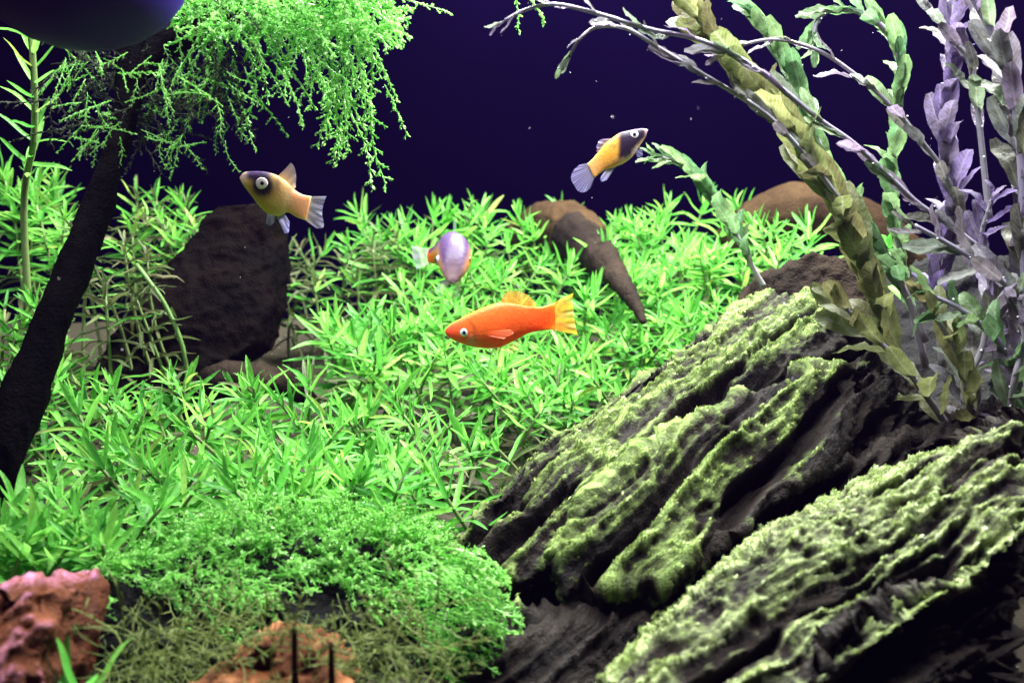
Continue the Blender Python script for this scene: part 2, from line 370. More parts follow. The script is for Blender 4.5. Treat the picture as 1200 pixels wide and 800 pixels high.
# ------------------------------------------------------------------ rocks
def rock(name, hulls, voxel, mat, strike, layer_n, amp=0.006, ledge=0.004, freq=70.0, seed=1, pits=0.004, parent=None, layers=60.0, stretch=0.28, flakes=0, fl_size=1.0, fl_mat='flake', shade_fade=None, bare=None):
    me = remesh(*merge(hulls), voxel, 3)
    co, no = get_vn(me)
    s = np.array(Vector(strike).normalized()); t = np.array(Vector(layer_n).normalized())
    t = t - s * (t @ s); t /= np.linalg.norm(t); u = np.cross(s, t)
    q = np.stack([co @ s * stretch, co @ t, co @ u * 0.75], -1)
    w = np.stack([fbm(co * 30, 3, seed + 90), fbm(co * 30, 3, seed + 91), fbm(co * 30, 3, seed + 92)], -1) * 0.008
    qw = q + w * 0.7
    big = fbm(qw * freq * 0.35, 2, seed)
    rid = ridged(qw * freq, 3, seed + 1); rid = np.clip(rid, 0, 1) ** 1.6
    rf = np.clip(ridged(qw * np.array([1.3, 1, 1]) * freq * 2.6, 3, seed + 2), 0, 1) ** 2
    lay = qw[:, 1] * layers + qw[:, 2] * layers * .35 + 0.7 * fbm(qw * np.array([70, 25, 25]), 3, seed + 3)
    saw = lay - np.floor(lay); saw = np.where(saw < 0.88, saw / 0.88, (1 - saw) / 0.12)
    lm = np.clip(0.55 + fbm(qw * np.array([90, 35, 35]), 2, seed + 4) * 1.8, 0, 1)
    cn = np.abs(fbm(qw * np.array([0.5, 1.1, 1.1]) * freq * 0.8 + 3.3, 2, seed + 5))
    cm = np.clip(0.4 + 2.2 * fbm(qw * freq * 0.4 + 9, 2, seed + 15), 0, 1)
    crack = np.clip(1 - cn / 0.14, 0, 1) * cm
    pit = np.clip(-(fbm(qw * np.array([.7, 1.3, 1.3]) * freq * 1.1 + 7, 3, seed + 6)) - 0.15, 0, .5) * 2.6
    fine = fbm(co * 480, 3, seed + 8)
    h = amp * 0.9 * big + amp * 0.55 * (rid - 0.4) + amp * 0.46 * (rf - .3) + ledge * (saw - 0.5) * lm - pits * np.clip(pit, 0, 1) - pits * 1.1 * crack + 0.0013 * fine
    set_v(me, co + no * h[:, None])
    rel = 0.5 * rid + 0.45 * rf + 0.3 * saw * lm + 0.25 * fine - 0.6 * np.clip(pit, 0, 1) - 0.6 * crack
    if shade_fade:  # paints shade: algae colour held back on the side turned from the light
        g = (co @ t - np.percentile(co @ t, shade_fade[0])) / (np.percentile(co @ t, shade_fade[1]) - np.percentile(co @ t, shade_fade[0])) + .35 * fbm(qw * 40, 3, seed + 33)
        if bare is not None: g = g * bare(co)  # more painted shade, algae stripped from the given parts
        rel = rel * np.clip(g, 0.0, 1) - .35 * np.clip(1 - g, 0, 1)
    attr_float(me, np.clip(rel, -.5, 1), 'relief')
    av = me.attributes.new('strata', 'FLOAT_VECTOR', 'POINT'); av.data.foreach_set('vector', (qw * np.array([1.3, 1, 1])).astype(np.float32).ravel())
    me.materials.append(mat); o = obj(name, me, parent)
    if flakes:                                   # crust of small algae flakes on the ridges, off the painted shade
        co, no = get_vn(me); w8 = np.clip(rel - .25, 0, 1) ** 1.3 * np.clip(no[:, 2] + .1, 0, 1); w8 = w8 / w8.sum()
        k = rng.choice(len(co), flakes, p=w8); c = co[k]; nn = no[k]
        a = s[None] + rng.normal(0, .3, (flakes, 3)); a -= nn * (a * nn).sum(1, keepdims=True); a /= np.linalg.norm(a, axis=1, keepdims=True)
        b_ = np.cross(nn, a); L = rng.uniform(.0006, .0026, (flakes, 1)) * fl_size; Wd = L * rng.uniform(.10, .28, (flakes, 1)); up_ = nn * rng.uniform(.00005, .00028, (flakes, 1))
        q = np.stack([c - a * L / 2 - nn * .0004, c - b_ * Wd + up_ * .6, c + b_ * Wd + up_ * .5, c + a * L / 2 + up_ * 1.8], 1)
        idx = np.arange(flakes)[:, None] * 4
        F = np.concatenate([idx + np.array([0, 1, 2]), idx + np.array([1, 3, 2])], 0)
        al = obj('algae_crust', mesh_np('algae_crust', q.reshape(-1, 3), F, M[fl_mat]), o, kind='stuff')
    return o
def H(pts, back=0.03, down=0.01):
    """solid block: the seen corners of a face and the same corners pushed back and down"""
    a = [P(*p) for p in pts]
    return hull([tuple(p) for p in a] + [tuple(p + Vector((0, back, -down))) for p in a])

strike1 = P(900, 380, 0.385) - P(600, 650, 0.295)
layer1 = P(640, 470, 0.33) - P(760, 600, 0.31)
rk = thing('layered_rock', 'large dark layered rock with mossy yellow green ledges behind the paler front rock', 'rock', P(760, 760, 0.32))
rk.location.z = 0.015
hs = [H([(528, 625, .300), (640, 512, .335), (745, 440, .362), (860, 366, .392), (905, 345, .405), (985, 352, .395), (1005, 385, .375), (905, 470, .345), (800, 505, .330), (672, 600, .305), (600, 690, .283), (548, 700, .280)], 0.05, 0.05),
      H([(655, 650, .283), (690, 590, .292), (760, 530, .308), (850, 480, .322), (960, 432, .340), (1010, 430, .345), (990, 520, .318), (880, 610, .290), (775, 680, .270), (665, 695, .270)], 0.06, 0.03),
      H([(560, 745, .290), (600, 705, .293), (760, 690, .296), (960, 560, .312), (1120, 480, .335), (1220, 470, .335), (1220, 840, .30), (820, 860, .285), (560, 860, .285)], 0.07, 0.02),
      H([(1000, 400, .385), (1060, 430, .372), (1110, 500, .350), (1040, 560, .330), (980, 500, .335)], 0.05, 0.04),
      H([(556, 752, .262), (600, 722, .275), (700, 705, .285), (800, 720, .272), (760, 860, .245), (560, 870, .245)], 0.05, 0.02)]
o = rock('boulder', hs, 0.0010, M['slate'], strike1, layer1, amp=0.0075, ledge=0.0046, freq=92, seed=3, pits=0.0105, layers=92, stretch=.15, flakes=8000, fl_size=.7, shade_fade=(12, 45),
         bare=lambda c: np.clip(1.1 - (c[:, 0] - c[:, 2] - .014 + .02 * fbm(c * 35, 3, 71)) / .028, 0, 1) * np.clip((c[:, 2] - .019 + .012 * fbm(c * 50, 2, 73)) / .012, 0, 1))  # painted shade: algae fades towards the dark right face and low hollow
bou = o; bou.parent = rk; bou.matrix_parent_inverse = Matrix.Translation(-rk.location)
kn = rock('knob', [H([(885, 355, .425), (905, 318, .428), (950, 294, .430), (1000, 300, .428), (1028, 335, .420), (1020, 375, .410), (950, 375, .410)], 0.045, 0.01)],
          0.0013, M['root'], strike1, layer1, amp=0.005, ledge=0.001, freq=40, seed=21, pits=0.001)
kn.parent = rk; kn.matrix_parent_inverse = Matrix.Translation(-rk.location); kn['label'] = 'smooth brown rounded knob on top of the rock'

strike2 = P(1180, 520, 0.26) - P(800, 760, 0.22)
layer2 = P(850, 600, 0.25) - P(1000, 760, 0.22)
hs = [H([(715, 800, .222), (790, 735, .230), (880, 640, .248), (945, 595, .256), (1010, 590, .258), (1100, 525, .270), (1215, 478, .278), (1215, 620, .245), (1080, 700, .228), (980, 800, .212), (760, 850, .206)], 0.04, 0.02),
      H([(990, 690, .236), (1215, 600, .252), (1215, 840, .225), (960, 860, .215)], 0.05, 0.02),
      H([(690, 830, .225), (760, 790, .226), (1000, 860, .215), (700, 900, .215)], 0.05, 0.02)]
rk2 = rock('layered_rock', hs, 0.0008, M['slate_front'], strike2, layer2, amp=0.0052, ledge=0.0034, freq=145, seed=11, pits=0.0085, layers=140, stretch=.17, flakes=9000, fl_size=.6, fl_mat='pale_glint_flake', shade_fade=(2, 22))  # shade painted at the lower right by thinning the algae colour
fix_origin(rk2); tag(rk2, 'pale crusted layered rock lying in front of the large dark rock', 'rock')

hs = [H([(-70, 700, .205), (-30, 682, .210), (20, 680, .211), (58, 690, .212), (52, 740, .206), (14, 830, .198), (-80, 850, .192)], 0.03, 0.012)]
o = rock('red_stone', hs, 0.0010, M['red_stone'], P(60, 680, .21) - P(20, 800, .2), Vector((1, 0, 0.2)), amp=0.0055, ledge=0.002, freq=85, seed=31, pits=0.003, layers=70, stretch=0.5)
fix_origin(o); tag(o, 'pinkish red brown stone with painted violet sheen at the foot of the green plants', 'stone')
hs = [H([(230, 810, .215), (265, 770, .220), (310, 748, .222), (365, 765, .222), (400, 810, .218), (380, 850, .21), (240, 850, .21)], 0.03, 0.01)]
o = rock('rust_stone', hs, 0.0009, M['rust_stone'], Vector((1, 0, 0.6)), Vector((0, 0, 1)), amp=0.005, ledge=0.001, freq=110, seed=41, pits=0.003, layers=70, stretch=0.7)
fix_origin(o); tag(o, 'small rusty orange stone overgrown with olive strands', 'stone')
# black stone under the moss cushion
hs = [H([(105, 690, .262), (160, 645, .275), (300, 610, .29), (450, 620, .292), (545, 665, .285), (585, 740, .268), (570, 830, .258), (330, 860, .25), (120, 830, .255)], 0.05, 0.03)]
mr_ = rock('moss_stone', hs, 0.0014, M['black_stone_shade'], Vector((1, 0, 0)), Vector((0, 0, 1)), amp=0.007, ledge=0.002, freq=45, seed=51, pits=0.004, layers=50, stretch=0.6)
moss_co, moss_no = get_vn(mr_.data); moss_co = moss_co.copy(); moss_no = moss_no.copy()
fix_origin(mr_); tag(mr_, 'black stone under the bright green moss cushion', 'stone')

hs = [H([(1030, 330, .49), (1080, 300, .50), (1150, 292, .50), (1240, 300, .50), (1240, 520, .44), (1040, 520, .44)], 0.05, 0.01)]
o = rock('black_stone_shade', hs, 0.0022, M['black_stone_shade'], Vector((1, 0, 0.3)), Vector((0, 0, 1)), amp=0.008, ledge=0.003, freq=30, seed=57, pits=0.004, layers=40, stretch=0.5)  # dark block added in place of the shade behind the plants
fix_origin(o); tag(o, 'added dark stone standing in for the shade behind the tall mauve plants', 'stone')

# ------------------------------------------------------------------ driftwood
def wood(name, paths, voxel, mat, amp=0.002, seed=5, freq=60, nseg=12):
    parts = []
    for pts, rad in paths:
        n = 28; c = catmull([tuple(P(*p)) for p in pts], n)
        r = np.interp(np.linspace(0, 1, n), np.linspace(0, 1, len(rad)), rad)
        parts.append(tube_vf(c, r, nseg))
    me = remesh(*merge(parts), voxel, 2); co, no = get_vn(me)
    h = amp * ridged(co * np.array([freq, freq, freq * 0.45]), 4, seed) + amp * 0.8 * fbm(co * 25, 2, seed + 5)
    set_v(me, co + no * (h - amp * 0.5)[:, None]); attr_float(me, np.zeros(len(co)), 'relief'); me.materials.append(mat)
    return obj(name, me)
br = thing('driftwood_branch', 'black driftwood branch leaning up under the hanging moss', 'driftwood', P(-15, 575, .30))
a = wood('trunk', [([(-25, 610, .300), (15, 500, .312), (57, 385, .328), (100, 280, .345), (133, 190, .355), (150, 130, .362), (158, 60, .368), (150, -40, .372)], [.0070, .0066, .0060, .0054, .0050, .0055, .0065, .007])], 0.0011, M['bogwood'], 0.0026, 5, 90)
b2 = wood('limb', [([(155, 90, .366), (210, 40, .374), (270, 5, .385), (350, -30, .392), (430, -60, .395)], [.005, .007, .009, .010, .009])], 0.0012, M['bogwood'], 0.0024, 9, 90)
for q in (a, b2): q.parent = br; q.matrix_parent_inverse = Matrix.Translation(-br.location)

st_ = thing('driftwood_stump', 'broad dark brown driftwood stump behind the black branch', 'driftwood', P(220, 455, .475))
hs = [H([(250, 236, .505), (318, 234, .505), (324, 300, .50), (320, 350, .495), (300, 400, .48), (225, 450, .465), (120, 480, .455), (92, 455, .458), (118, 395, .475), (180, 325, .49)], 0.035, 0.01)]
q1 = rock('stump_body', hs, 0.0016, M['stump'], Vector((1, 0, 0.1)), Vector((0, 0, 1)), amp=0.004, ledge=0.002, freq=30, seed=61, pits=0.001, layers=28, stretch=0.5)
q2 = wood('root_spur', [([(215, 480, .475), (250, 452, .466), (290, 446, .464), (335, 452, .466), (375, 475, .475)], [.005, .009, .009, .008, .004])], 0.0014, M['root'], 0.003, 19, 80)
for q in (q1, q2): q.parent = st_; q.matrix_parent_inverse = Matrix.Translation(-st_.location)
dr_ = thing('driftwood_root', 'brown driftwood root tapering to a thin dark tip above the orange fish', 'driftwood', P(650, 320, .58))
q1 = wood('root_knee', [([(596, 276, .600), (632, 268, .595), (664, 270, .585), (690, 288, .560)], [.006, .016, .0175, .0135])], 0.0011, M['brown_wood'], 0.0020, 15, 110)
q2 = wood('root_tip', [([(672, 276, .572), (696, 296, .545), (718, 320, .510), (736, 342, .485), (747, 360, .470), (754, 378, .460)], [.0140, .0115, .0070, .0042, .0026, .0010])], 0.0009, M['root'], 0.0016, 16, 110)
for q in (q1, q2): q.parent = dr_; q.matrix_parent_inverse = Matrix.Translation(-dr_.location)
q2['label'] = 'dark thin curved tip of the root'
o = wood('driftwood_hump', [([(850, 290, .585), (885, 262, .585), (925, 250, .585), (975, 255, .585), (1030, 275, .585), (1080, 310, .585)], [.010, .014, .018, .017, .015, .010])], 0.0016, M['brown_wood'], 0.0016, 25, 60)
fix_origin(o); tag(o, 'low rounded brown driftwood hump behind the tall olive plant', 'driftwood')
# purple fitting at the top
pp = thing('filter_pipe', 'dark purple rounded pipe end above the black branch and the moss', 'pipe', P(100, 30, .300))
r0 = 118 * M_PX(.30); prof = [(0.0, -.62), (.25, -.60), (.5, -.52), (.75, -.36), (.92, -.14), (1.0, .1), (1.0, .35), (.86, .42), (.5, .46), (.45, .9), (.45, 1.7)]
V = []; F = []; ns = 48
for (r, z) in prof:
    for j in range(ns): th = 2 * math.pi * j / ns; V.append((r0 * r * math.cos(th), r0 * r * math.sin(th), r0 * z))
for k in range(len(prof) - 1):
    for j in range(ns): F.append((k * ns + j, k * ns + (j + 1) % ns, (k + 1) * ns + (j + 1) % ns, (k + 1) * ns + j))
c0 = P(95, -20, .300) - pp.location
q = obj('pipe_end', mesh_np('pipe_end', V, F, M['purple']), pp); q.location = c0
V, F = tube_vf([(r0 * 1.01 * math.cos(t), r0 * 1.01 * math.sin(t), r0 * .22) for t in np.linspace(0, 2 * math.pi, 49)], 0.0012, 8, False)
q = obj('rim', mesh_np('rim', V, F, M['purple']), pp); q.location = c0

# ------------------------------------------------------------------ stem plants
def leaf_mesh(name, L, Wd, bend, fold, mat, nL=6, shape='lance', wav=0.0, ph=0.0):
    V = []; F = []
    for k in range(nL + 1):
        t = k / nL
        if shape == 'lance': w = Wd * (min(1, (t + .02) / .18) ** .5) * max(.06, 1 - max(0, (t - .45) / .55) ** 2.2) ** .75
        else: w = Wd * (math.sin(math.pi * min(1.0, t * 0.90 + 0.07)) ** 0.55) * (0.72 + 0.4 * t)
        ang = bend * t; 
        x = L * t if abs(bend) < 1e-3 else L * math.sin(ang) / bend
        z = 0 if abs(bend) < 1e-3 else -L * (1 - math.cos(ang)) / bend
        z += wav * math.sin(t * 9 + ph)
        rp = .06 * w * math.sin(t * 22 + ph) if shape == 'oval' else 0.0
        V += [(x, -w / 2 * (1 + rp * 2), z + fold * w + rp * 1.6), (x, 0, z), (x, w / 2 * (1 - rp * 2), z + fold * w * (0.8 + 0.4 * math.sin(ph)) - rp * 1.6)]
    for k in range(nL):
        a = k * 3
        F += [(a, a + 1, a + 4, a + 3), (a + 1, a + 2, a + 5, a + 4)]
    return mesh_np(name, V, F, mat)
LEN = 1.0
leafv = [leaf_mesh('leaf', LEN, random.uniform(.12, .16), random.uniform(-.4, 1.0), random.uniform(.12, .45), M['leaf'], 6, 'lance', random.uniform(0, .02), random.uniform(0, 6)) for _ in range(14)]
oldv = [leaf_mesh('leaf', LEN, random.uniform(.11, .16), random.uniform(.2, 1.5), random.uniform(.1, .5), M['old_leaf'], 5, 'lance', random.uniform(0, .05), random.uniform(0, 6)) for _ in range(8)]
UP = Vector((0, 0, 1))
def leaf_matrix(pos, axis, az, elev, size, roll=0.0):
    axis = axis.normalized(); ref = Vector((1, 0, 0)) if abs(axis.x) < 0.8 else Vector((0, 1, 0))
    a = axis.cross(ref).normalized(); b_ = axis.cross(a)
    out = a * math.cos(az) + b_ * math.sin(az)
    x = (out * math.cos(elev) + axis * math.sin(elev)).normalized()
    y = axis.cross(x).normalized(); z = x.cross(y).normalized()
    R = Matrix((x, y, z)).transposed().to_4x4() @ Matrix.Rotation(roll, 4, 'X')
    return Matrix.Translation(pos) @ R @ Matrix.Diagonal((size, size, size, 1))
n_leaf = 0
def stem_plant(base, top, label, group, lsize=0.0145, nodes=8, per=4, old=0.0, bend=None, name='stem_plant', spread=1.0):
    global n_leaf
    base = Vector(base); t = thing(name, label, 'plant', base, group)
    v = Vector(top) - base; Hh = v.length
    bx = Vector((random.uniform(-1, 1), random.uniform(-1, 1), 0)) * Hh * 0.10
    n = 9
    cpts = [v * s_ + bx * math.sin(math.pi * s_) for s_ in np.linspace(0, 1, n)]
    cp = np.array([tuple(c) for c in cpts])
    Vt, Ft = tube_vf(cp, np.linspace(0.0010, 0.0006, n), 5)
    obj('stem', mesh_np('stem', Vt, Ft, M['stem']), t)
    def at(dist):                                        # point and direction at a distance down from the tip
        s_ = max(0.0, 1 - dist / Hh); f = s_ * (n - 1); k = min(n - 2, int(f)); f -= k
        return Vector(cp[k] * (1 - f) + cp[k + 1] * f), Vector(cp[k + 1] - cp[k])
    dist = 0.0; az = random.uniform(0, 6.28)
    for k in range(nodes):
        if dist > Hh * 0.93: break
        pos, ax = at(dist)
        f = k / max(1, nodes - 1)
        elev = math.radians(70 - 58 * min(1, f * 1.9) - 12 * f)
        size = lsize * (0.55 + 0.45 * min(1, f * 3.0)) * (1 - 0.12 * f)
        cnt = per if k > 0 else 3
        for j in range(cnt):
            if random.random() < 0.06 + 0.22 * max(0, f - 0.5): continue
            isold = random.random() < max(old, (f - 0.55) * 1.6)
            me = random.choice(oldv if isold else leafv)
            o = bpy.data.objects.new('leaf', me); COL.objects.link(o); o.parent = t
            o.matrix_basis = leaf_matrix(pos, ax, az + 2 * math.pi * j / cnt + random.uniform(-.25, .25), elev * random.uniform(.7, 1.25) * spread, size * random.uniform(.8, 1.15), random.uniform(-.4, .4))
            n_leaf += 1
        az += math.pi / per + random.uniform(-.3, .3)
        dist += lsize * (0.16 + 0.30 * f) * random.uniform(.8, 1.2)
    return t

ZONES = [
 # px0, px1, py0, py1 of the tips, d0, d1, count, leaf size, nodes, old share, label, group
 (395, 600, 245, 300, .56, .60, 15, .0145, 8, .10, 'green stem plant in the rear thicket behind the orange fish', 'rear stem plants behind the orange fish'),
 (560, 690, 240, 330, .55, .60, 13, .0145, 8, .0, 'bright green stem plant growing around the brown driftwood root', 'stem plants around the driftwood root'),
 (695, 890, 235, 300, .55, .60, 17, .0145, 8, .0, 'bright green stem plant in the rear between root and tall olive plant', 'rear stem plants by the olive plant'),
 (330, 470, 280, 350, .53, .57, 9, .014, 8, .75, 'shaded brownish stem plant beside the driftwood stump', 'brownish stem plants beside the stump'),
 (470, 680, 300, 370, .50, .55, 17, .0145, 8, .05, 'green stem plant in the dense carpet behind the orange fish', 'carpet plants behind the orange fish'),
 (680, 880, 290, 370, .49, .55, 22, .0145, 8, .0, 'lit yellow green stem plant in the carpet behind the dark rock', 'carpet plants behind the dark rock'),
 (700, 850, 370, 420, .46, .50, 10, .014, 8, .0, 'lit yellow green stem plant in the carpet behind the dark rock', 'carpet plants behind the dark rock'),
 (370, 520, 365, 420, .44, .48, 11, .0155, 8, .0, 'bright green stem plant between the stump and the orange fish', 'plants between stump and orange fish'),
 (540, 720, 400, 450, .44, .48, 14, .0145, 6, .05, 'green stem plant growing below the orange fish', 'plants below the orange fish'),
 (420, 660, 415, 470, .42, .45, 12, .0145, 5, .05, 'green stem plant growing below the orange fish', 'plants below the orange fish'),
 (600, 730, 440, 490, .40, .43, 6, .013, 5, .0, 'green stem plant growing below the orange fish', 'plants below the orange fish'),
 (0, 85, 190, 260, .48, .54, 8, .0150, 9, .05, 'green stem plant left of the black branch', 'tall plants left of the branch'),
 (0, 75, 290, 400, .42, .48, 7, .0140, 9, .30, 'dim green stem plant crowded behind the lower black branch', 'dim plants behind the branch'),
 (150, 235, 225, 290, .51, .54, 9, .0135, 9, .35, 'shaded green stem plant between black branch and stump', 'plants between branch and stump'),
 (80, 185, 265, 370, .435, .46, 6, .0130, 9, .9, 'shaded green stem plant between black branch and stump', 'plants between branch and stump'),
 (60, 310, 440, 500, .37, .41, 15, .0140, 8, .10, 'green stem plant in the patch in front of the stump', 'plants in front of the stump'),
 (0, 40, 400, 480, .38, .42, 4, .0130, 8, .0, 'green stem plant in the patch left of the branch foot', 'plants at the branch foot'),
 (290, 470, 440, 500, .37, .40, 9, .0140, 8, .10, 'green stem plant in the patch in front of the stump', 'plants in front of the stump'),
 (60, 330, 500, 560, .33, .36, 13, .0140, 8, .05, 'bright green stem plant rising behind the moss cushion', 'plants behind the moss cushion'),
 (320, 520, 500, 575, .31, .35, 13, .0140, 8, .0, 'bright green stem plant rising behind the moss cushion', 'plants behind the moss cushion'),
 (-10, 130, 575, 640, .27, .30, 12, .0140, 8, .0, 'lush light green stem plant behind the red stone', 'plants behind the red stone'),
 (440, 590, 490, 550, .36, .40, 9, .0125, 5, .10, 'green stem plant in the sandy gap beside the dark rock', 'plants in the sandy gap by the rock'),
 (150, 490, 555, 610, .285, .31, 10, .0130, 6, .0, 'bright green stem plant poking through the moss cushion', 'plants poking through the moss'),
 (890, 960, 262, 300, .50, .54, 6, .0130, 7, .0, 'lit green stem plant peeking over the knob of the dark rock', 'plants peeking over the rock knob'),
]
for (x0, x1, y0, y1, d0, d1, cnt, ls, nd, old, lab, grp) in ZONES:
    for i in range(cnt):
        px = x0 + (x1 - x0) * (i + random.uniform(.1, .9)) / cnt
        f = random.random(); py = y0 + (y1 - y0) * f; d = d1 + (d0 - d1) * min(1, max(0, f + random.uniform(-.25, .25)))
        top = P(px, py, d)
        bx_ = top.x + random.uniform(-.026, .026); by_ = top.y + random.uniform(-.006, .02)
        base = Vector((bx_, by_, float(ground_z(np.array([bx_]), np.array([by_]))[0]) - 0.002))
        if top.z - base.z < 0.018: top.z = base.z + 0.018
        sz = 'tall' if f < .5 else 'short'; ln = top.x - base.x
        wl = sz + (' right leaning ' if ln > .009 else ' left leaning ' if ln < -.009 else ' upright ') + lab
        stem_plant(base, top, wl, grp, ls * 1.5 * random.uniform(.72, 1.15), nd, 4, old)
# the tall dim plant in the corner behind the pipe
def corner_plant():
    base = P(30, 300, .44); base.z = float(ground_z(np.array([base.x]), np.array([base.y]))[0])
    pts = [base, P(28, 260, .43), P(40, 160, .41), P(38, 60, .40), P(25, -40, .40)]
    t = thing('stem_plant', 'tall dim plant with sparse long leaves behind the purple pipe end', 'plant', base)
    cp = catmull([tuple(p - base) for p in pts], 24)
    V, F = tube_vf(cp, np.linspace(.0016, .0011, 24), 6); obj('stem', mesh_np('stem', V, F, M['stem']), t)
    az = 0.3
    for k in range(8, 24, 1):
        for j in range(2):
            o = bpy.data.objects.new('leaf', random.choice(leafv)); COL.objects.link(o); o.parent = t
            o.matrix_basis = leaf_matrix(Vector(cp[k]), Vector(cp[min(23, k + 1)] - cp[k - 1]), az + math.pi * j, math.radians(random.uniform(20, 45)), random.uniform(.014, .020))
        az += 1.45
corner_plant()
def loose_stem():
    pts = [P(222, 470, .445), P(215, 410, .44), P(195, 360, .44), P(175, 330, .44), P(160, 310, .445)]
    base = pts[0]; t = thing('stem_plant', 'thin bare drooping plant stem with few leaves in front of the stump', 'plant', base)
    cp = catmull([tuple(p - base) for p in pts], 16); V, F = tube_vf(cp, .0010, 6); obj('stem', mesh_np('stem', V, F, M['stem']), t)
    for k, az, e in ((7, 0.2, .5), (7, 2.9, .1), (5, 0.4, .2), (10, .3, .6), (10, 3.4, .2), (12, 1.2, .4)):
        o = bpy.data.objects.new('leaf', random.choice(oldv)); COL.objects.link(o); o.parent = t
        o.matrix_basis = leaf_matrix(Vector(cp[k]), Vector(cp[k + 1] - cp[k - 1]), az, e, random.uniform(.015, .019))
loose_stem()

# ------------------------------------------------------------------ tall olive and mauve plants on the right
oval = {}
for key in ('olive_leaf', 'mauve_leaf', 'sea_leaf', 'violet_leaf'):
    oval[key] = [leaf_mesh('leaf', 1.0, random.uniform(.28, .37), random.uniform(-.7, 1.2), random.uniform(.05, .35), M[key], 10, 'oval', random.uniform(.01, .04), random.uniform(0, 6)) for _ in range(8)]
bmb = bmesh.new(); bmesh.ops.create_icosphere(bmb, subdivisions=1, radius=1.0); bub_me = bpy.data.meshes.new('bubble'); bmb.to_mesh(bub_me); bmb.free()
m, nt, b = new_mat('air_bubble'); b.inputs['Base Color'].default_value = (.85, .87, .92, 1); b.inputs['Roughness'].default_value = .08; b.inputs['Specular IOR Level'].default_value = 1.0
bump(nt, b, noise(nt, 3.0, 2, .5, obco(nt)), .01, .1); bub_me.materials.append(m); bub_me.polygons.foreach_set('use_smooth', [True] * len(bub_me.polygons))
def tall_plant(pts, mat, lsize, step, label, rad=.0011, elev=(18, 34), group=None, start=0.12, pair=True, fanaxis=None, stem='pale_stem', name='tall_plant', bub=5):
    base = P(*pts[0]); t = thing(name, label, 'plant', base, group)
    wp = [tuple(P(*p) - base) for p in pts]; n = 48
    cp = catmull(wp, n); seg = np.linalg.norm(np.diff(cp, axis=0), axis=1); tot = seg.sum(); cum = np.concatenate([[0], np.cumsum(seg)])
    V, F = tube_vf(cp, np.linspace(rad * 1.25, rad * .7, n), 6); obj('stem', mesh_np('stem', V, F, M[stem]), t)
    s = tot * start; k = 0
    side0 = random.uniform(-.5, .5)
    while s < tot:
        pos = Vector([np.interp(s, cum, cp[:, c]) for c in range(3)]); s2 = min(tot, s + tot * .02); s1 = max(0, s - tot * .02)
        ax = Vector([np.interp(s2, cum, cp[:, c]) - np.interp(s1, cum, cp[:, c]) for c in range(3)])
        f = s / tot; size = 1.3 * lsize * (0.75 + .35 * math.sin(math.pi * min(1, f * .9 + .1))) * random.uniform(.85, 1.15)
        az = side0 + k * 2.4 if not pair else side0 + (k % 2) * math.pi + random.uniform(-.55, .55)
        o = bpy.data.objects.new('leaf', random.choice(oval[mat])); COL.objects.link(o); o.parent = t
        o.matrix_basis = leaf_matrix(pos, ax, az, math.radians(90 - random.uniform(*elev)), size, random.uniform(-.5, .5))
        k += 1; s += step * random.uniform(.8, 1.2)
    for i in range(bub):                             # air bubbles clinging to the leaves
        k2 = random.randint(6, n - 2); o = bpy.data.objects.new('bubble', bub_me); COL.objects.link(o); o.parent = t
        rs = random.uniform(.00022, .00048); o.matrix_basis = Matrix.Translation(Vector(cp[k2]) + Vector((random.uniform(-.0025, .0025), -random.uniform(.001, .002), random.uniform(-.002, .002)))) @ Matrix.Diagonal((rs, rs, rs, 1))
    # closing leaves at the tip
    pos = Vector(cp[-1]); ax = Vector(cp[-1] - cp[-3])
    for j in range(2):
        o = bpy.data.objects.new('leaf', random.choice(oval[mat])); COL.objects.link(o); o.parent = t
        o.matrix_basis = leaf_matrix(pos, ax, 3 * j + .5, math.radians(78), lsize * .7)
    return t
tall_plant([(1075, 470, .375), (1045, 400, .368), (1015, 310, .360), (985, 250, .355), (955, 195, .352), (915, 135, .350), (880, 90, .35), (838, 45, .35), (805, 0, .35), (780, -40, .35)], 'olive_leaf', .0185, .0028, 'thick olive green leafy plant leaning over the rock knob', .0016, (14, 34))
tall_plant([(1085, 400, .385), (1050, 320, .385), (1000, 240, .385), (965, 180, .385), (945, 130, .385), (925, 80, .385), (895, 30, .385), (865, -5, .385), (830, -15, .385)], 'sea_leaf', .013, .0034, 'pale sea green plant bending left behind the olive plant', .0011, (14, 30))
tall_plant([(1160, 300, .345), (1110, 262, .342), (1075, 238, .340), (1040, 205, .338), (1000, 168, .336), (960, 140, .335), (915, 103, .334), (870, 70, .333), (820, 47, .332), (760, 34, .331), (700, 16, .330), (650, 5, .330), (615, 12, .330), (592, 24, .330)], 'mauve_leaf', .0100, .0085, 'longest arching mauve plant with its thin tip curling far left', .0008, (8, 30), start=.02)
tall_plant([(985, 235, .345), (950, 190, .342), (905, 140, .340), (862, 110, .338), (820, 85, .337), (775, 58, .336), (735, 34, .335), (700, 32, .335), (680, 45, .335), (668, 64, .335)], 'mauve_leaf', .0095, .0090, 'arching mauve plant with hooked tip under the longest one', .0007, (8, 28), start=.02)
tall_plant([(1140, 330, .37), (1130, 262, .368), (1105, 200, .366), (1075, 160, .364), (1040, 120, .362), (1000, 86, .36), (960, 60, .36), (915, 47, .36), (880, 50, .36), (850, 62, .36)], 'mauve_leaf', .0105, .0075, 'arching mauve plant crossing in front of the curled stem', .0008, (10, 34), start=.02)
tall_plant([(1085, 430, .40), (1062, 330, .395), (1050, 260, .392), (1045, 200, .390), (1050, 140, .388), (1057, 90, .386), (1045, 45, .385), (1015, 18, .384), (980, 10, .384), (957, 25, .384), (955, 52, .384)], 'sea_leaf', .0125, .0034, 'grey green plant whose top curls over into a hook', .0012, (12, 32))
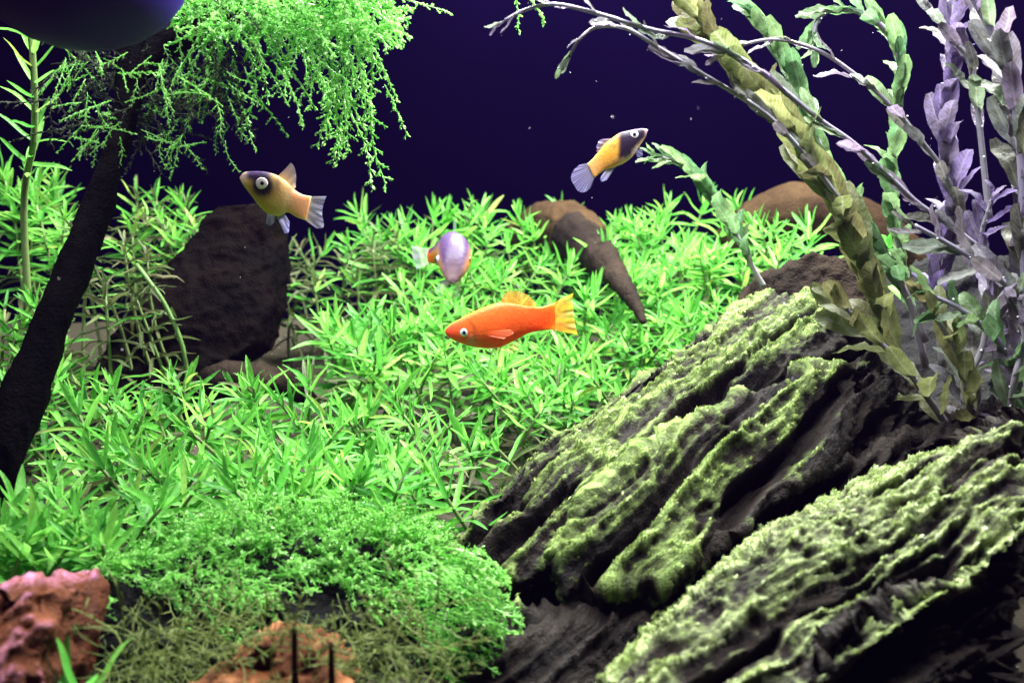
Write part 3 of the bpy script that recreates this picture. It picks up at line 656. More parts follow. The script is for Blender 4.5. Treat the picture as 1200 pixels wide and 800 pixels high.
tall_plant([(1105, 430, .385), (1100, 350, .382), (1112, 280, .380), (1115, 220, .378), (1108, 160, .376), (1112, 100, .374), (1117, 40, .372), (1120, -30, .372)], 'violet_leaf', .0145, .0026, 'upright violet plant with overlapping leaves', .0013, (8, 26))
tall_plant([(1215, 470, .35), (1205, 370, .345), (1200, 280, .342), (1198, 200, .34), (1190, 130, .34), (1172, 60, .34), (1145, 5, .34), (1125, -30, .34)], 'mauve_leaf', .0150, .0036, 'broad leaved mauve plant at the tank side right of the violet plant', .0015, (20, 45))
tall_plant([(1160, 260, .36), (1140, 90, .36), (1120, 50, .36), (1090, 10, .36)], 'mauve_leaf', .011, .006, 'short slanting mauve sprig beside the violet plant', .0009, (20, 40), start=.4)
tall_plant([(895, 335, .43), (885, 318, .43), (868, 285, .43), (848, 248, .43), (825, 215, .43), (800, 192, .43), (776, 184, .43)], 'sea_leaf', .0135, .0028, 'short green toothed plant leaning left in front of the carpet plants', .0010, (10, 24))
tall_plant([(1230, 400, .33), (1190, 345, .33), (1150, 310, .33), (1110, 285, .33), (1072, 264, .33)], 'mauve_leaf', .013, .006, 'mauve sprig slanting across the lower stems', .0010, (20, 45))
tall_plant([(1175, 470, .36), (1165, 390, .36), (1160, 330, .36), (1150, 280, .355), (1162, 235, .35)], 'violet_leaf', .012, .0040, 'small pinkish violet sprig below the broad leaved plant', .0010, (20, 45))
low = [((1115, 505, .345), (1090, 470, .345), (1060, 430, .345), (1020, 390, .345), (985, 355, .345), 'olive_leaf', .016, 'drooping olive plant lying across the hollow of the dark rock'),
       ((1150, 520, .34), (1135, 470, .338), (1125, 420, .336), (1105, 385, .335), (1080, 350, .334), 'olive_leaf', .013, 'low olive plant at the foot of the violet plant'),
       ((1215, 500, .33), (1190, 440, .33), (1170, 400, .33), (1130, 365, .33), (1090, 345, .33), 'sea_leaf', .013, 'low green plant with long narrow leaves beside the rocks'),
       ((1190, 520, .325), (1185, 480, .325), (1190, 440, .32), (1200, 400, .32), (1195, 350, .32), 'mauve_leaf', .014, 'low grey mauve plant rising over the pale rock'),
       ((1140, 510, .35), (1130, 460, .35), (1150, 410, .35), (1160, 370, .35), (1185, 330, .35), 'mauve_leaf', .013, 'low crooked mauve plant between rock and tank side'),
       ((1070, 360, .42), (1065, 345, .42), (1060, 330, .42), (1050, 310, .42), (1045, 295, .42), 'leafy', .012, 'bright lit plant glimpsed behind the grey green stem')]
oval['leafy'] = [leaf_mesh('leaf', 1.0, .4, .2, .15, M['leaf'], 6, 'oval', .02, 1.0)]
for *pts, mt, ls, lab in low:
    tall_plant(pts, mt, ls, .0042, lab, .0011, (25, 60), start=.05)

# ------------------------------------------------------------------ mosses
def frond_vf(L, nb, bl, rad, droop=0.6, seedv=0, flat=1.0):
    """feathery moss strand along +x: side shoots, all set with tiny scale leaves"""
    r = random.Random(seedv); parts = []; LV = []; LF = []
    def scales(pts):
        pts = np.asarray(pts, float); seg = np.diff(pts, axis=0); ln = np.linalg.norm(seg, axis=1)
        for q, (d, l) in enumerate(zip(seg, ln)):
            d = d / (l + 1e-9)
            for k in range(max(1, int(l / .00065))):
                p = pts[q] + d * l * r.random(); v = np.array([r.gauss(0, 1), r.gauss(0, 1), r.gauss(0, .8)]); v -= d * (v @ d); v /= np.linalg.norm(v) + 1e-9
                w = np.cross(d, v); s_ = r.uniform(.0008, .0017); tip = p + (d * .75 + v * .62) * s_; b0 = len(LV)
                LV.extend([p - w * s_ * .22, p + w * s_ * .22, p + (d * .4 + v * .45) * s_ + w * s_ * .26, tip, p + (d * .4 + v * .45) * s_ - w * s_ * .26]); LF.append((b0, b0 + 1, b0 + 2, b0 + 3, b0 + 4))
    n = 7; yy = r.uniform(-.25, .25)
    main = [(L * t, L * yy * t * t + .05 * L * math.sin(5 * t + seedv), -droop * L * t * t * .5) for t in np.linspace(0, 1, n)]
    parts.append(tube_vf(main, np.linspace(rad, rad * .5, n) * .55, 3)); scales(main)
    mn = np.array(main)
    for k in range(nb):
        t = (k + 1.0) / (nb + .6); p = np.array([np.interp(t, np.linspace(0, 1, n), mn[:, c]) for c in range(3)])
        side = -1 if k % 2 else 1; ang = r.uniform(.45, 1.15); ln = bl * (1 - .5 * t) * r.uniform(.4, 1.3)
        dz = r.uniform(-.5, .4) * flat
        q = [p + ln * s * np.array([math.cos(ang), side * math.sin(ang), dz - .25 * s]) for s in (0, .55, 1.0)]
        parts.append(tube_vf(q, [rad * .45, rad * .45, rad * .3], 3)); scales(q)
    parts.append((LV, LF))
    return merge(parts)
fr_hang = [mesh_np('frond', *frond_vf(random.uniform(.020, .034), random.randint(7, 11), .0052, .00060, random.uniform(-.1, .5), 100 + i), M['moss']) for i in range(10)]
fr_tuft = [mesh_np('frond', *frond_vf(random.uniform(.009, .014), random.randint(4, 7), .0036, .00055, random.uniform(.0, .7), 200 + i), M['moss']) for i in range(10)]
def orient(pos, d, roll=0.0, s=1.0):
    x = Vector(d).normalized(); ref = UP if abs(x.z) < .95 else Vector((0, 1, 0))
    y = ref.cross(x).normalized(); z = x.cross(y)
    return Matrix.Translation(pos) @ Matrix((x, y, z)).transposed().to_4x4() @ Matrix.Rotation(roll, 4, 'X') @ Matrix.Diagonal((s, s, s, 1))
def scatter_mesh(name, temps, mats_, mat):
    VV = []; FF = []; b0 = 0
    for mtx in mats_:
        me = random.choice(temps); co, _ = get_vn(me)
        m4 = np.array(mtx); VV.append(co @ m4[:3, :3].T + m4[:3, 3])
        for p in me.polygons: FF.append([i + b0 for i in p.vertices])
        b0 += len(co)
    return mesh_np(name, np.vstack(VV), FF, mat)
# hanging moss on the upper driftwood
hm = thing('moss_clump', 'bright green feathery moss hanging from the upper driftwood', 'moss', P(320, 20, .365))
mats_ = []
for i in range(470):                               # dense top cushion
    px = random.uniform(225, 450); py = random.uniform(-40, 45) - abs(px - 340) * .05; d = random.uniform(.345, .40)
    dr = Vector((random.uniform(-1, 1) + (px - 330) / 200, random.uniform(-1.0, .3), random.uniform(-.8, .5)))
    mats_.append(orient(P(px, py, d) - hm.location, dr, random.uniform(-1, 1), random.uniform(.8, 1.3)))
q = obj('moss_mat', scatter_mesh('moss_mat', fr_tuft, mats_, M['moss']), hm, kind='stuff')
def add_frond(par, temps, pos, dr, s=1.0):
    o = bpy.data.objects.new('frond', random.choice(temps)); COL.objects.link(o); o.parent = par
    o.matrix_basis = orient(Vector(pos) - par.location, dr, random.uniform(-.8, .8), s)
for i in range(48):
    px = random.uniform(190, 450); py = random.uniform(0, 85); d = random.uniform(.345, .40)
    add_frond(hm, fr_hang, P(px, py, d), Vector((random.uniform(-.7, .7) + (px - 330) / 260, random.uniform(-.3, .3), -1)), random.uniform(.6, 1.05))
for i in range(15):                                # long strands trailing on the right side
    px = random.uniform(385, 435); py = random.uniform(10, 125)
    add_frond(hm, fr_hang, P(px, py, random.uniform(.35, .39)), Vector((random.uniform(-.2, .5), random.uniform(-.2, .2), -1)), random.uniform(.7, 1.1))
for (px, py, dx, dz) in ((450, 100, .6, -1), (440, 60, .5, -1), (455, -5, 1.5, -.15), (590, -40, .5, -1), (605, -30, .6, -.9)):
    add_frond(hm, fr_hang, P(px, py, .37), Vector((dx, -.05, dz)), 0.75)
M['shade_moss'] = leaf_mat('shaded_dark_moss', [(0.0, (0.010, 0.018, 0.006)), (1.0, (0.022, 0.034, 0.010))], 0.2, 0.6, 900)  # dark copy of the moss, shade painted into its colour
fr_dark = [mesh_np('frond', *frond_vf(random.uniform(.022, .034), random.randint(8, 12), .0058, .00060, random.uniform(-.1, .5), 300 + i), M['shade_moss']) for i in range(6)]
dm = thing('moss_clump', 'tangled moss coloured dark as shade with few bright tips clinging to the black branch', 'moss', P(150, 120, .355))
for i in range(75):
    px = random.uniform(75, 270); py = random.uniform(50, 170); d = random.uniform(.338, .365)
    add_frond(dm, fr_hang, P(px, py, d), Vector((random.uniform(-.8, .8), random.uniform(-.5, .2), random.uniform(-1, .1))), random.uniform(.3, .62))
for i in range(130):                               # dark fronds close to the wood, shade painted into their colour
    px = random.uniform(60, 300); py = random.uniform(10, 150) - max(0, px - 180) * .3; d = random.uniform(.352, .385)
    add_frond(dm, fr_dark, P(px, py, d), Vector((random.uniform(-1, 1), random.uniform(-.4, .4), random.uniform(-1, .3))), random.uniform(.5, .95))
# moss cushion over the black stone
mc = thing('moss_cushion', 'bright green moss cushion spreading over the black stone', 'moss', P(330, 640, .285))
cand = np.where((moss_no[:, 2] > 0.15) | ((moss_no[:, 1] < -0.2) & (moss_co[:, 2] > 0.030)))[0]
mats_ = []; tries = 0
def proj(co):
    v = co - np.array(CAM); c, s = math.cos(PITCH), math.sin(PITCH)
    y = v[:, 1] * c + v[:, 2] * s; z = -v[:, 1] * s + v[:, 2] * c
    return 600 + v[:, 0] / y * 1167, 400 - z / y * 1167
ppx, ppy = proj(moss_co)
dens = fbm(moss_co * 45, 3, 77)
lim = 705 + 25 * np.sin(ppx * .03) + 40 * np.clip((ppx - 470) / 80, 0, 2)     # the cushion's ragged lower edge on the stone
while len(mats_) < 3400 and tries < 60000:
    tries += 1; k = cand[rng.integers(len(cand))]
    if ppy[k] > lim[k] + 12 * rng.normal() or dens[k] < (-0.30 if ppy[k] > 660 else -.8): continue
    nrm = Vector(moss_no[k]); dr = nrm * random.uniform(.3, 1.1) + Vector((random.uniform(-1, 1) + .4, random.uniform(-.8, .6), random.uniform(-.3, .7)))
    if ppy[k] > 660: dr += Vector((.8, -.4, -.5))
    mats_.append(orient(Vector(moss_co[k]) + nrm * random.uniform(0, .005) - mc.location, dr, random.uniform(-1.5, 1.5), random.uniform(.4, .9)))
obj('moss_mat', scatter_mesh('moss_mat', fr_tuft, mats_[:-220], M['moss']), mc, kind='stuff')
for mtx in mats_[-220:]:
    o = bpy.data.objects.new('frond', random.choice(fr_tuft)); COL.objects.link(o); o.parent = mc; o.matrix_basis = mtx
for k in cand[rng.integers(len(cand), size=150)]:
    if ppy[k] > 670: continue
    add_frond(mc, fr_hang, moss_co[k], Vector(moss_no[k]) + Vector((random.uniform(-1, 1), random.uniform(-.6, .3), random.uniform(0, 1))), random.uniform(.3, .6))
for i in range(110):                               # tips trailing right over the rock's foot
    py = random.uniform(640, 810); px = random.uniform(470, 570 - abs(py - 690) * .25)
    add_frond(mc, fr_tuft, P(px, py, random.uniform(.256, .272)), Vector((1, -.35, random.uniform(-.6, .15))), random.uniform(.8, 1.35))
# olive thread moss in front
def thread(L, r, rad=.00024):
    a = [(0, 0, 0)]; dd = Vector((1, 0, 0)); p = Vector((0, 0, 0))
    for k in range(7):
        dd = (dd + Vector((r.uniform(-.3, .3), r.uniform(-.35, .35), r.uniform(-.35, .3)))).normalized(); p = p + dd * L / 7; a.append(tuple(p))
    parts = [tube_vf(catmull(a, 12), np.linspace(rad, rad * .6, 12), 4)]
    for k in (2, 4, 5, 6):
        q0 = np.array(a[k]); e = q0 + np.array([r.uniform(.1, .3), r.uniform(-.25, .25), r.uniform(-.25, .25)]) * L * .6
        parts.append(tube_vf([q0, (q0 + e) / 2 + np.array([0, 0, L * .03]), e], [rad * .8, rad * .7, rad * .5], 4))
    return merge(parts)
rr = random.Random(5)
thr = [mesh_np('strand', *thread(rr.uniform(.012, .026), rr), M['dark_moss']) for _ in range(12)]
tm = thing('thread_moss', 'tangled olive thread moss around the rusty stone', 'moss', P(330, 800, .225))
mats_ = []
for i in range(420):
    px = random.uniform(120, 520); py = random.uniform(735, 840); d = random.uniform(.212, .25)
    if px > 400: py = random.uniform(720, 830)
    mats_.append(orient(P(px, py, d) - tm.location, Vector((random.uniform(-1, 1), random.uniform(-.5, .5), random.uniform(-.6, .9))), random.uniform(-3, 3), random.uniform(.5, 1.0)))
obj('moss_mat', scatter_mesh('moss_mat', thr, mats_[80:], M['dark_moss']), tm, kind='stuff')
for mtx in mats_[:80]:
    o = bpy.data.objects.new('strand', random.choice(thr)); COL.objects.link(o); o.parent = tm; o.matrix_basis = mtx
for (px, py, L) in ((200, 735, 1.2), (215, 745, 1.3), (290, 720, 1.1), (150, 760, 1.2), (265, 740, 1.0)):
    o = bpy.data.objects.new('strand', random.choice(thr)); COL.objects.link(o); o.parent = tm
    o.matrix_basis = orient(P(px, py + 40, .235) - tm.location, Vector((random.uniform(-.3, .6), -.1, 1)), 0, L)
for (x, y0, y1, d, lab) in ((345, 730, 850, .214, 'thin upright brown twig on the rusty stone'), (388, 752, 850, .213, 'short greyish twig stub beside the rusty stone')):
    b0 = P(x + 2, y1, d); V, F = tube_vf(catmull([(0, 0, 0), tuple((P(x + 1, (y0 + y1) / 2, d) - b0)), tuple(P(x, y0, d) - b0)], 10), np.linspace(.0011, .0006, 10), 7)
    o = obj('twig', mesh_np('twig', V, F, M['brown_wood'])); o.location = b0; tag(o, lab, 'twig')
# green blades in the lower left corner
gp = thing('grassy_plant', 'small plant with bright flat blades between red stone and thread moss', 'plant', P(95, 830, .215))
for (az, e, s_) in ((0.3, 1.1, .018), (1.4, .9, .016), (2.6, 1.2, .019), (3.9, .8, .015), (5.0, 1.0, .017), (.9, .6, .013)):
    o = bpy.data.objects.new('leaf', random.choice(leafv)); COL.objects.link(o); o.parent = gp
    o.matrix_basis = leaf_matrix(Vector((random.uniform(-.004, .006), 0, .002)), UP, az, e, s_)

# ------------------------------------------------------------------ fish
def resamp(pts, n):
    pts = np.asarray(pts, float); s = np.concatenate([[0], np.cumsum(np.linalg.norm(np.diff(pts, axis=0), axis=1))]); s /= s[-1]
    c = catmull(pts, 200); sc = np.concatenate([[0], np.cumsum(np.linalg.norm(np.diff(c, axis=0), axis=1))]); sc /= sc[-1]
    t = np.linspace(0, 1, n); return np.stack([np.interp(t, sc, c[:, k]) for k in range(c.shape[1])], -1)
class Fish:
    def __init__(self, name, label, crop, scale, d, yaw=0.0, yaw_at=None):
        self.cr = crop; self.sc = scale; self.d = d; self.yaw = yaw
        self.o0 = P(*self.to_px(yaw_at), d); self.root = thing(name, label, 'fish', self.o0)
    def to_px(self, p): return self.cr[0] + p[0] / self.sc, self.cr[1] + p[1] / self.sc
    def pt(self, p, off=0.0):                # traced outline point -> real position relative to the fish
        v = P(*self.to_px(p), self.d) - self.o0
        R = Matrix.Rotation(self.yaw, 3, 'Z'); return np.array(R @ (v + Vector((0, off, 0))))
    def body(self, dors, vent, widths, colf, ns=28, nr=44):
        D = resamp(dors, nr); B = resamp(vent, nr); wd = np.interp(np.linspace(0, 1, nr), np.linspace(0, 1, len(widths)), widths)
        V = []; C = []
        for k in range(nr):
            c = (D[k] + B[k]) / 2; h = (D[k] - B[k]) / 2; hl = np.linalg.norm(h)
            for j in range(ns):
                th = 2 * math.pi * j / ns; cy = math.cos(th); sx = math.sin(th)
                q = c + h * cy; off = -sx * (abs(sx) ** -.12 if abs(sx) > 1e-3 else 1) * wd[k] * hl / self.sc * M_PX(self.d)
                V.append(self.pt(q, off)); C.append(colf(k / (nr - 1), cy, q))
        F = [(k * ns + j, (k + 1) * ns + j, (k + 1) * ns + (j + 1) % ns, k * ns + (j + 1) % ns) for k in range(nr - 1) for j in range(ns)]
        F += [tuple(range(ns)), tuple((nr - 1) * ns + j for j in range(ns - 1, -1, -1))]
        self.bv = np.array(V); me = mesh_np('body', self.bv, F, M['fish']); attr_color(me, np.array(C)); return obj('body', me, self.root)
    def fin(self, name, base, edge, col0, col1, mat='fin', off=0.0, wave=0.0006, n=26, m=9, out=0.0):
        A = resamp(base, n); E = resamp(edge, n); V = []; C = []; Rr = []
        for i in range(n):
            for j in range(m):
                t = j / (m - 1); q = A[i] * (1 - t) + E[i] * t
                V.append(self.pt(q, off + out * t + wave * t * math.sin(i * .8) + wave * 1.5 * t * t * math.sin(i * .2))); C.append(np.array(col0) * (1 - t) + np.array(col1) * t); Rr.append(i / (n - 1))
        F = [(i * m + j, (i + 1) * m + j, (i + 1) * m + j + 1, i * m + j + 1) for i in range(n - 1) for j in range(m - 1)]
        me = mesh_np(name, np.array(V), F, M[mat]); attr_color(me, np.array(C)); attr_float(me, Rr, 'ray'); return obj(name, me, self.root)
    def eye(self, c, r, rp, half, iris='iris', ps=(0, 0)):
        for sgn in (-1, 1):
            R_ = r / self.sc * M_PX(self.d); nv = np.array(Matrix.Rotation(self.yaw, 3, 'Z') @ Vector((0, 1, 0))); p0 = self.pt(c)
            dv = self.bv - p0; along = dv @ nv; flat = np.linalg.norm(dv - along[:, None] * nv, axis=1); ok = np.where(along * sgn > 0)[0]; kk = ok[np.argsort(flat[ok])[:4]]
            pos = p0 + nv * (along[kk].mean() + sgn * R_ * .02)
            e = self.disc('eye', R_, M[iris], .20); e.parent = self.root; e.location = pos
            e.rotation_euler = (0, 0, self.yaw + (0 if sgn < 0 else math.pi))
            p = self.disc('pupil', rp / self.sc * M_PX(self.d), M['pupil'], .18); p.parent = e
            p.location = (ps[0] * R_, -R_ * .19, ps[1] * R_)
    def disc(self, name, R_, mat, fl):
        V = []; F = []; ns = 20
        for k in range(7):
            a = math.pi * (k + .02) / 6.04
            for j in range(ns):
                th = 2 * math.pi * j / ns; V.append((R_ * math.sin(a) * math.cos(th), -R_ * fl * math.cos(a), R_ * math.sin(a) * math.sin(th)))
        F = [(k * ns + j, k * ns + (j + 1) % ns, (k + 1) * ns + (j + 1) % ns, (k + 1) * ns + j) for k in range(6) for j in range(ns)]
        F += [tuple(range(ns - 1, -1, -1)), tuple(6 * ns + j for j in range(ns))]
        return obj(name, mesh_np(name, V, F, mat))
def sm(a, b, x): t = min(1, max(0, (x - a) / (b - a))); return t * t * (3 - 2 * t)
def lerp3(a, b, t): return np.array(a) * (1 - t) + np.array(b) * t

# orange-red fish
f = Fish('orange_fish', 'plain orange red fish with yellow tail above the green plants', (500, 320), 6.0, .345, math.radians(-6), (560, 380))
OR = (0.95, 0.15, 0.025); OR2 = (0.90, 0.19, 0.03); RED = (0.92, 0.09, 0.05)
def colf(t, cy, q):
    c = lerp3(OR, OR2, .5 + .5 * cy); c = lerp3(RED, c, sm(.0, .25, t)); c = lerp3(c, (.80, .14, .02), sm(.8, 1, t))
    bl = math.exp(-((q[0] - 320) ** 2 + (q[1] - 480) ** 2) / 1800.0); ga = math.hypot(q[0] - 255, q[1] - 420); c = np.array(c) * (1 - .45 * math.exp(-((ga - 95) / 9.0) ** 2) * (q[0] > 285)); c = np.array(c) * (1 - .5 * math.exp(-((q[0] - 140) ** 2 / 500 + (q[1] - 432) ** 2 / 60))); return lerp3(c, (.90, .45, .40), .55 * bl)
f.body([(122, 412), (150, 378), (215, 335), (300, 288), (400, 243), (510, 208), (610, 212), (710, 232), (810, 236), (905, 205)],
       [(122, 422), (145, 450), (190, 478), (260, 505), (330, 522), (430, 531), (520, 520), (620, 472), (730, 416), (860, 394), (905, 396)],
       [.9, .62, .50, .46, .44, .42, .38, .32, .26, .20, .12, .05], colf)
f.fin('tail_fin', [(895, 205), (885, 300), (895, 396)], [(1030, 135), (1022, 190), (1030, 260), (1040, 330), (1062, 425)], (.90, .19, .02), (.62, .42, .04))
f.fin('dorsal_fin', [(520, 212), (620, 216), (745, 240)], [(540, 150), (590, 125), (690, 140), (765, 200), (770, 232)], (.80, .20, .02), (.50, .33, .06))
f.fin('anal_fin', [(520, 518), (580, 495), (650, 452)], [(585, 565), (620, 560), (650, 530), (665, 470)], (.60, .45, .12), (.55, .60, .22), 'clear_fin')
f.fin('pelvic_fin', [(470, 527), (510, 520)], [(560, 560), (580, 540)], (.7, .4, .12), (.6, .6, .3), 'clear_fin', -.002, n=10)
f.fin('pectoral_fin', [(440, 395), (440, 425)], [(600, 375), (625, 400), (560, 440)], (.90, .12, .04), (.92, .22, .10), 'clear_fin', -.0055, out=-.002, n=14)
f.eye((268, 415), 30, 13, .0040)

# yellow fish with black head
f = Fish('yellow_fish', 'small yellow fish with black head swimming upward above the plants', (650, 130), 7.27, .40, math.radians(6), (560, 330))
YE = (.72, .36, .05); DK = (.022, .012, .03)
def colf(t, cy, q):
    c = lerp3(YE, (.78, .50, .16), sm(.1, 1, -cy)); c = lerp3(c, (.60, .38, .14), sm(.7, 1, t))
    c = lerp3(c, (.80, .74, .66), .8 * sm(.35, .9, -cy) * sm(.75, .4, t) )
    hx = (q[0] - 560) * .92 + (200 - q[1]) * -.02; dk = sm(-45, 0, hx) * sm(-.88, -.52, cy + .10 * vnoise(np.array([[q[0] * .03, q[1] * .03, 1]]))[0])
    c = lerp3(c, DK, dk); c = lerp3(c, (.45, .30, .34), sm(750, 785, q[0]))
    sp = math.exp(-((q[0] - 490) ** 2 / 900 + (q[1] - 303) ** 2 / 160)); return lerp3(c, (.10, .05, .04), .8 * sp)
f.body([(797, 156), (735, 148), (640, 165), (560, 185), (500, 225), (430, 278), (375, 345), (310, 420), (275, 450)],
       [(799, 164), (772, 230), (722, 305), (668, 385), (600, 440), (505, 480), (430, 500), (372, 540), (335, 572)],
       [.9, .60, .52, .48, .44, .42, .36, .26, .10], colf)
f.fin('tail_fin', [(285, 445), (300, 510), (335, 568)], [(205, 462), (150, 520), (140, 580), (165, 640), (200, 685), (250, 690), (300, 655)], (.30, .26, .42), (.26, .22, .50), 'clear_fin')
f.fin('dorsal_fin', [(490, 235), (435, 280), (385, 345)], [(440, 238), (385, 250), (355, 300), (352, 350)], (.45, .30, .22), (.20, .16, .38), 'clear_fin')
f.fin('anal_fin', [(520, 475), (470, 492), (430, 500)], [(440, 590), (400, 602), (392, 560)], (.60, .55, .70), (.45, .40, .80), 'clear_fin', n=14)
f.fin('pectoral_fin', [(670, 330), (670, 350)], [(735, 335), (735, 385), (690, 395)], (.25, .22, .40), (.22, .2, .45), 'clear_fin', -.0035, n=12)
f.eye((672, 203), 34, 15, .0034)

# yellow fish with white ringed eye, on the left
f = Fish('yellow_fish', 'small yellow fish with purple forehead and large white ringed eye under the hanging moss', (260, 170), 6.664, .375, math.radians(8), (450, 400))
def colf(t, cy, q):
    c = lerp3((.70, .42, .10), (.74, .46, .05), sm(0, 1, -cy)); c = lerp3(c, (.70, .46, .24), sm(.45, .75, t)); c = lerp3(c, (.60, .48, .30), sm(.85, 1, t))
    top = sm(-.05, .45, cy) * sm(.50, .36, t); c = lerp3(c, (.055, .025, .12), top)
    pt = math.exp(-((q[0] - 328) ** 2 + (q[1] - 322) ** 2) / 5200.0); c = lerp3(c, (.020, .012, .02), min(1, 2.2 * pt))
    p2 = math.exp(-((q[0] - 440) ** 2 / 500 + (q[1] - 300) ** 2 / 2600)); c = lerp3(c, (.12, .07, .10), .7 * p2)
    return lerp3(c, (.80, .62, .55), sm(230, 165, q[0]) * sm(330, 270, q[1]))
f.body([(148, 250), (185, 212), (270, 204), (350, 210), (430, 235), (500, 280), (560, 345), (620, 385), (695, 402)],
       [(150, 268), (188, 330), (240, 402), (300, 480), (370, 540), (450, 552), (512, 525), (575, 560), (655, 592)],
       [.9, .62, .54, .50, .46, .42, .36, .26, .10], colf)
f.fin('tail_fin', [(685, 402), (670, 500), (650, 590)], [(810, 400), (785, 470), (778, 540), (790, 640), (735, 652)], (.50, .42, .40), (.28, .25, .45), 'clear_fin')
f.fin('dorsal_fin', [(440, 240), (500, 285), (560, 345)], [(500, 180), (540, 140), (575, 215), (575, 330)], (.75, .45, .25), (.40, .30, .40))
f.fin('pelvic_fin', [(360, 535), (420, 548)], [(352, 615), (385, 628), (415, 600)], (.40, .36, .60), (.34, .30, .75), 'fin', -.002, n=12)
f.fin('anal_fin', [(425, 548), (490, 535)], [(490, 690), (520, 680), (525, 600)], (.45, .38, .60), (.36, .32, .78), 'fin', n=12)
f.eye((322, 300), 46, 15, .0052, 'pink_iris', (0.05, 0.02))

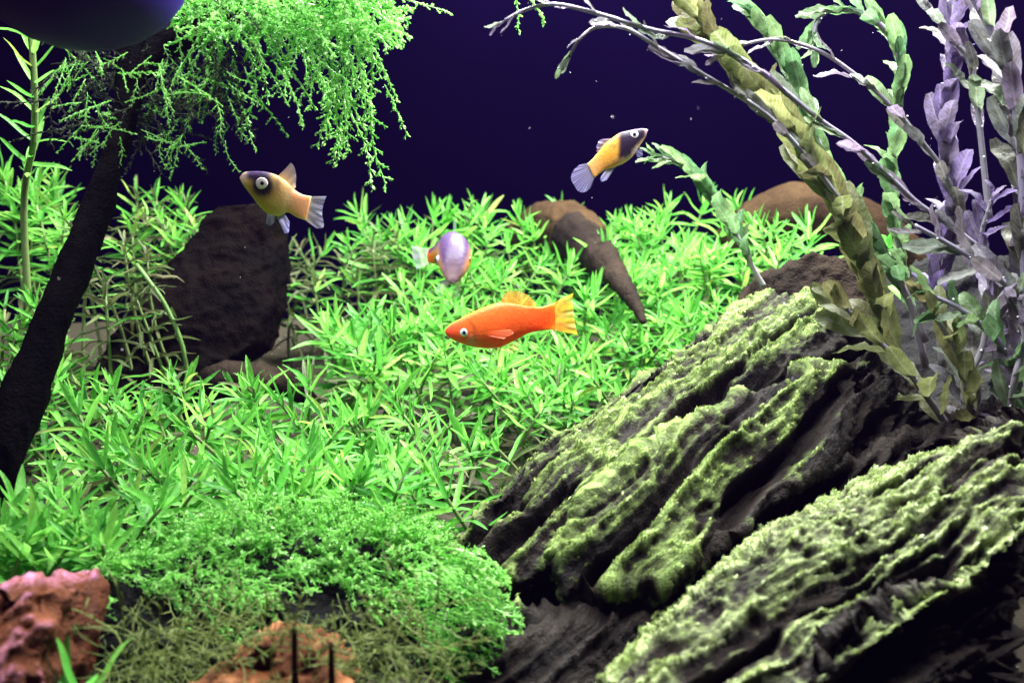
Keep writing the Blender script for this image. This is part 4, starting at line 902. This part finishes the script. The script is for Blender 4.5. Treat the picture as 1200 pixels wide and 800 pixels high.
# fish facing the viewer
def head_on():
    d = .285; root = thing('pale_fish', 'pale violet and orange fish seen head on above the plants', 'fish', P(530, 300, d)); mp = M_PX(d)
    cent = np.array([tuple(P(530, 330, d - 0.0112) - root.location), tuple(P(531, 316, d - 0.0084) - root.location), tuple(P(532, 304, d - 0.0028) - root.location), tuple(P(532, 298, d + 0.0035) - root.location), tuple(P(526, 296, d + 0.0098) - root.location), tuple(P(514, 298, d + 0.0147) - root.location), tuple(P(503, 300, d + 0.0182) - root.location)])
    nr = 36; ns = 28; c = catmull(cent, nr); t = np.linspace(0, 1, nr)
    hh = np.interp(t, np.linspace(0, 1, 8), [3, 13, 22, 27, 27, 21, 13, 9]) * mp; ww = np.interp(t, np.linspace(0, 1, 8), [3.5, 12, 18, 20.5, 19, 13, 6, 3]) * mp
    V = []; C = []
    for k in range(nr):
        for j in range(ns):
            th = 2 * math.pi * j / ns; cy, sx = math.cos(th), math.sin(th)
            V.append(c[k] + np.array([ww[k] * sx, 0, hh[k] * cy * .95])); col = lerp3((.42, .22, .18), (.075, .04, .12), sm(.05, .7, cy))
            col = lerp3(col, (.60, .27, .03), sm(.2, .6, abs(sx)) * sm(.45, .0, cy) * sm(.12, .3, t[k])); C.append(lerp3((.36, .25, .26), col, sm(.0, .22, t[k])))
    F = [(k * ns + j, (k + 1) * ns + j, (k + 1) * ns + (j + 1) % ns, k * ns + (j + 1) % ns) for k in range(nr - 1) for j in range(ns)] + [tuple(range(ns)), tuple((nr - 1) * ns + j for j in range(ns - 1, -1, -1))]
    me = mesh_np('body', np.array(V), F, M['fish']); attr_color(me, np.array(C)); obj('body', me, root)
    def sheet(name, A, E, c0, c1):
        A = resamp([tuple(P(*a) - root.location) for a in A], 16); E = resamp([tuple(P(*a) - root.location) for a in E], 16)
        V = [A[i] * (1 - s_) + E[i] * s_ + np.array([0, .0005 * math.sin(i * .9) * s_, 0]) for i in range(16) for s_ in np.linspace(0, 1, 6)]
        C = [lerp3(c0, c1, s_) for i in range(16) for s_ in np.linspace(0, 1, 6)]
        F = [(i * 6 + j, (i + 1) * 6 + j, (i + 1) * 6 + j + 1, i * 6 + j + 1) for i in range(15) for j in range(5)]
        me = mesh_np(name, np.array(V), F, M['clear_fin']); attr_color(me, np.array(C)); attr_float(me, [i / 15 for i in range(16) for s_ in range(6)], 'ray'); obj(name, me, root)
    sheet('tail_fin', [(506, 292, d + 0.0168), (506, 308, d + 0.0168)], [(482, 288, d + 0.0238), (484, 302, d + 0.0252), (488, 316, d + 0.0238)], (.5, .45, .5), (.4, .42, .5))
    sheet('dorsal_fin', [(533, 274, d + 0.0014), (530, 276, d + 0.0098)], [(535, 256, d + 0.0056), (532, 260, d + 0.0126)], (.45, .32, .55), (.35, .3, .55))
    sheet('pelvic_fin', [(528, 330, d - 0.0042), (522, 326, d + 0.0014)], [(516, 346, d - 0.0028), (510, 338, d + 0.0028)], (.55, .5, .5), (.45, .5, .5))
    sheet('pelvic_fin', [(536, 330, d - 0.0042), (540, 326, d + 0.0014)], [(528, 352, d - 0.0028), (538, 346, d + 0.0028)], (.55, .5, .5), (.45, .5, .5))
    mo = Fish.disc(None, 'mouth', 2.6 * mp, M['pupil'], .35); mo.parent = root; mo.location = P(530, 331, d - 0.0113) - root.location; mo.scale = (1, 1, .45)
    for sx in (-1, 1):
        e = Fish.disc(None, 'eye', 5.5 * mp, M['iris'], .45); e.parent = root; e.location = P(531 + sx * 17.5, 305, d - 0.0035) - root.location; e.rotation_euler = (0, 0, sx * math.radians(70))
        p = Fish.disc(None, 'pupil', 2.8 * mp, M['pupil'], .35); p.parent = e; p.location = (0, -5.5 * mp * .36, 0)
head_on()
n = 140; pp_ = np.array([tuple(P(rng.uniform(0, 1200), rng.uniform(0, 800), rng.uniform(.22, .6))) for _ in range(n)])
V = octV[None] * rng.uniform(.00006, .00022, (n, 1, 1)) * rng.uniform(.6, 1.4, (n, 6, 1)) + pp_[:, None]; F = octF[None] + (np.arange(n) * 6)[:, None, None]
o = obj('floating_specks', mesh_np('floating_specks', V.reshape(-1, 3), F.reshape(-1, 3), bub_me.materials[0])); tag(o, 'tiny pale specks floating in the water', 'specks', kind='stuff')
hz = obj('haze', box_mesh('haze', (-0.80, -0.10, -0.06), (0.80, 0.70, 0.345), None)); tag(hz, 'faintly cloudy bluish water filling the tank', 'water', kind='stuff')
m = bpy.data.materials.new('cloudy_water'); m.use_nodes = True; nt = m.node_tree; nt.nodes.clear()
ou = nt.nodes.new('ShaderNodeOutputMaterial'); pv = nt.nodes.new('ShaderNodeVolumePrincipled'); nt.links.new(pv.outputs[0], ou.inputs['Volume'])
pv.inputs['Color'].default_value = (.36, .16, .95, 1); pv.inputs['Density'].default_value = 0.007; pv.inputs['Anisotropy'].default_value = 0.3
hz.data.materials.append(m)
print('leaves', n_leaf, 'objects', len(bpy.data.objects))
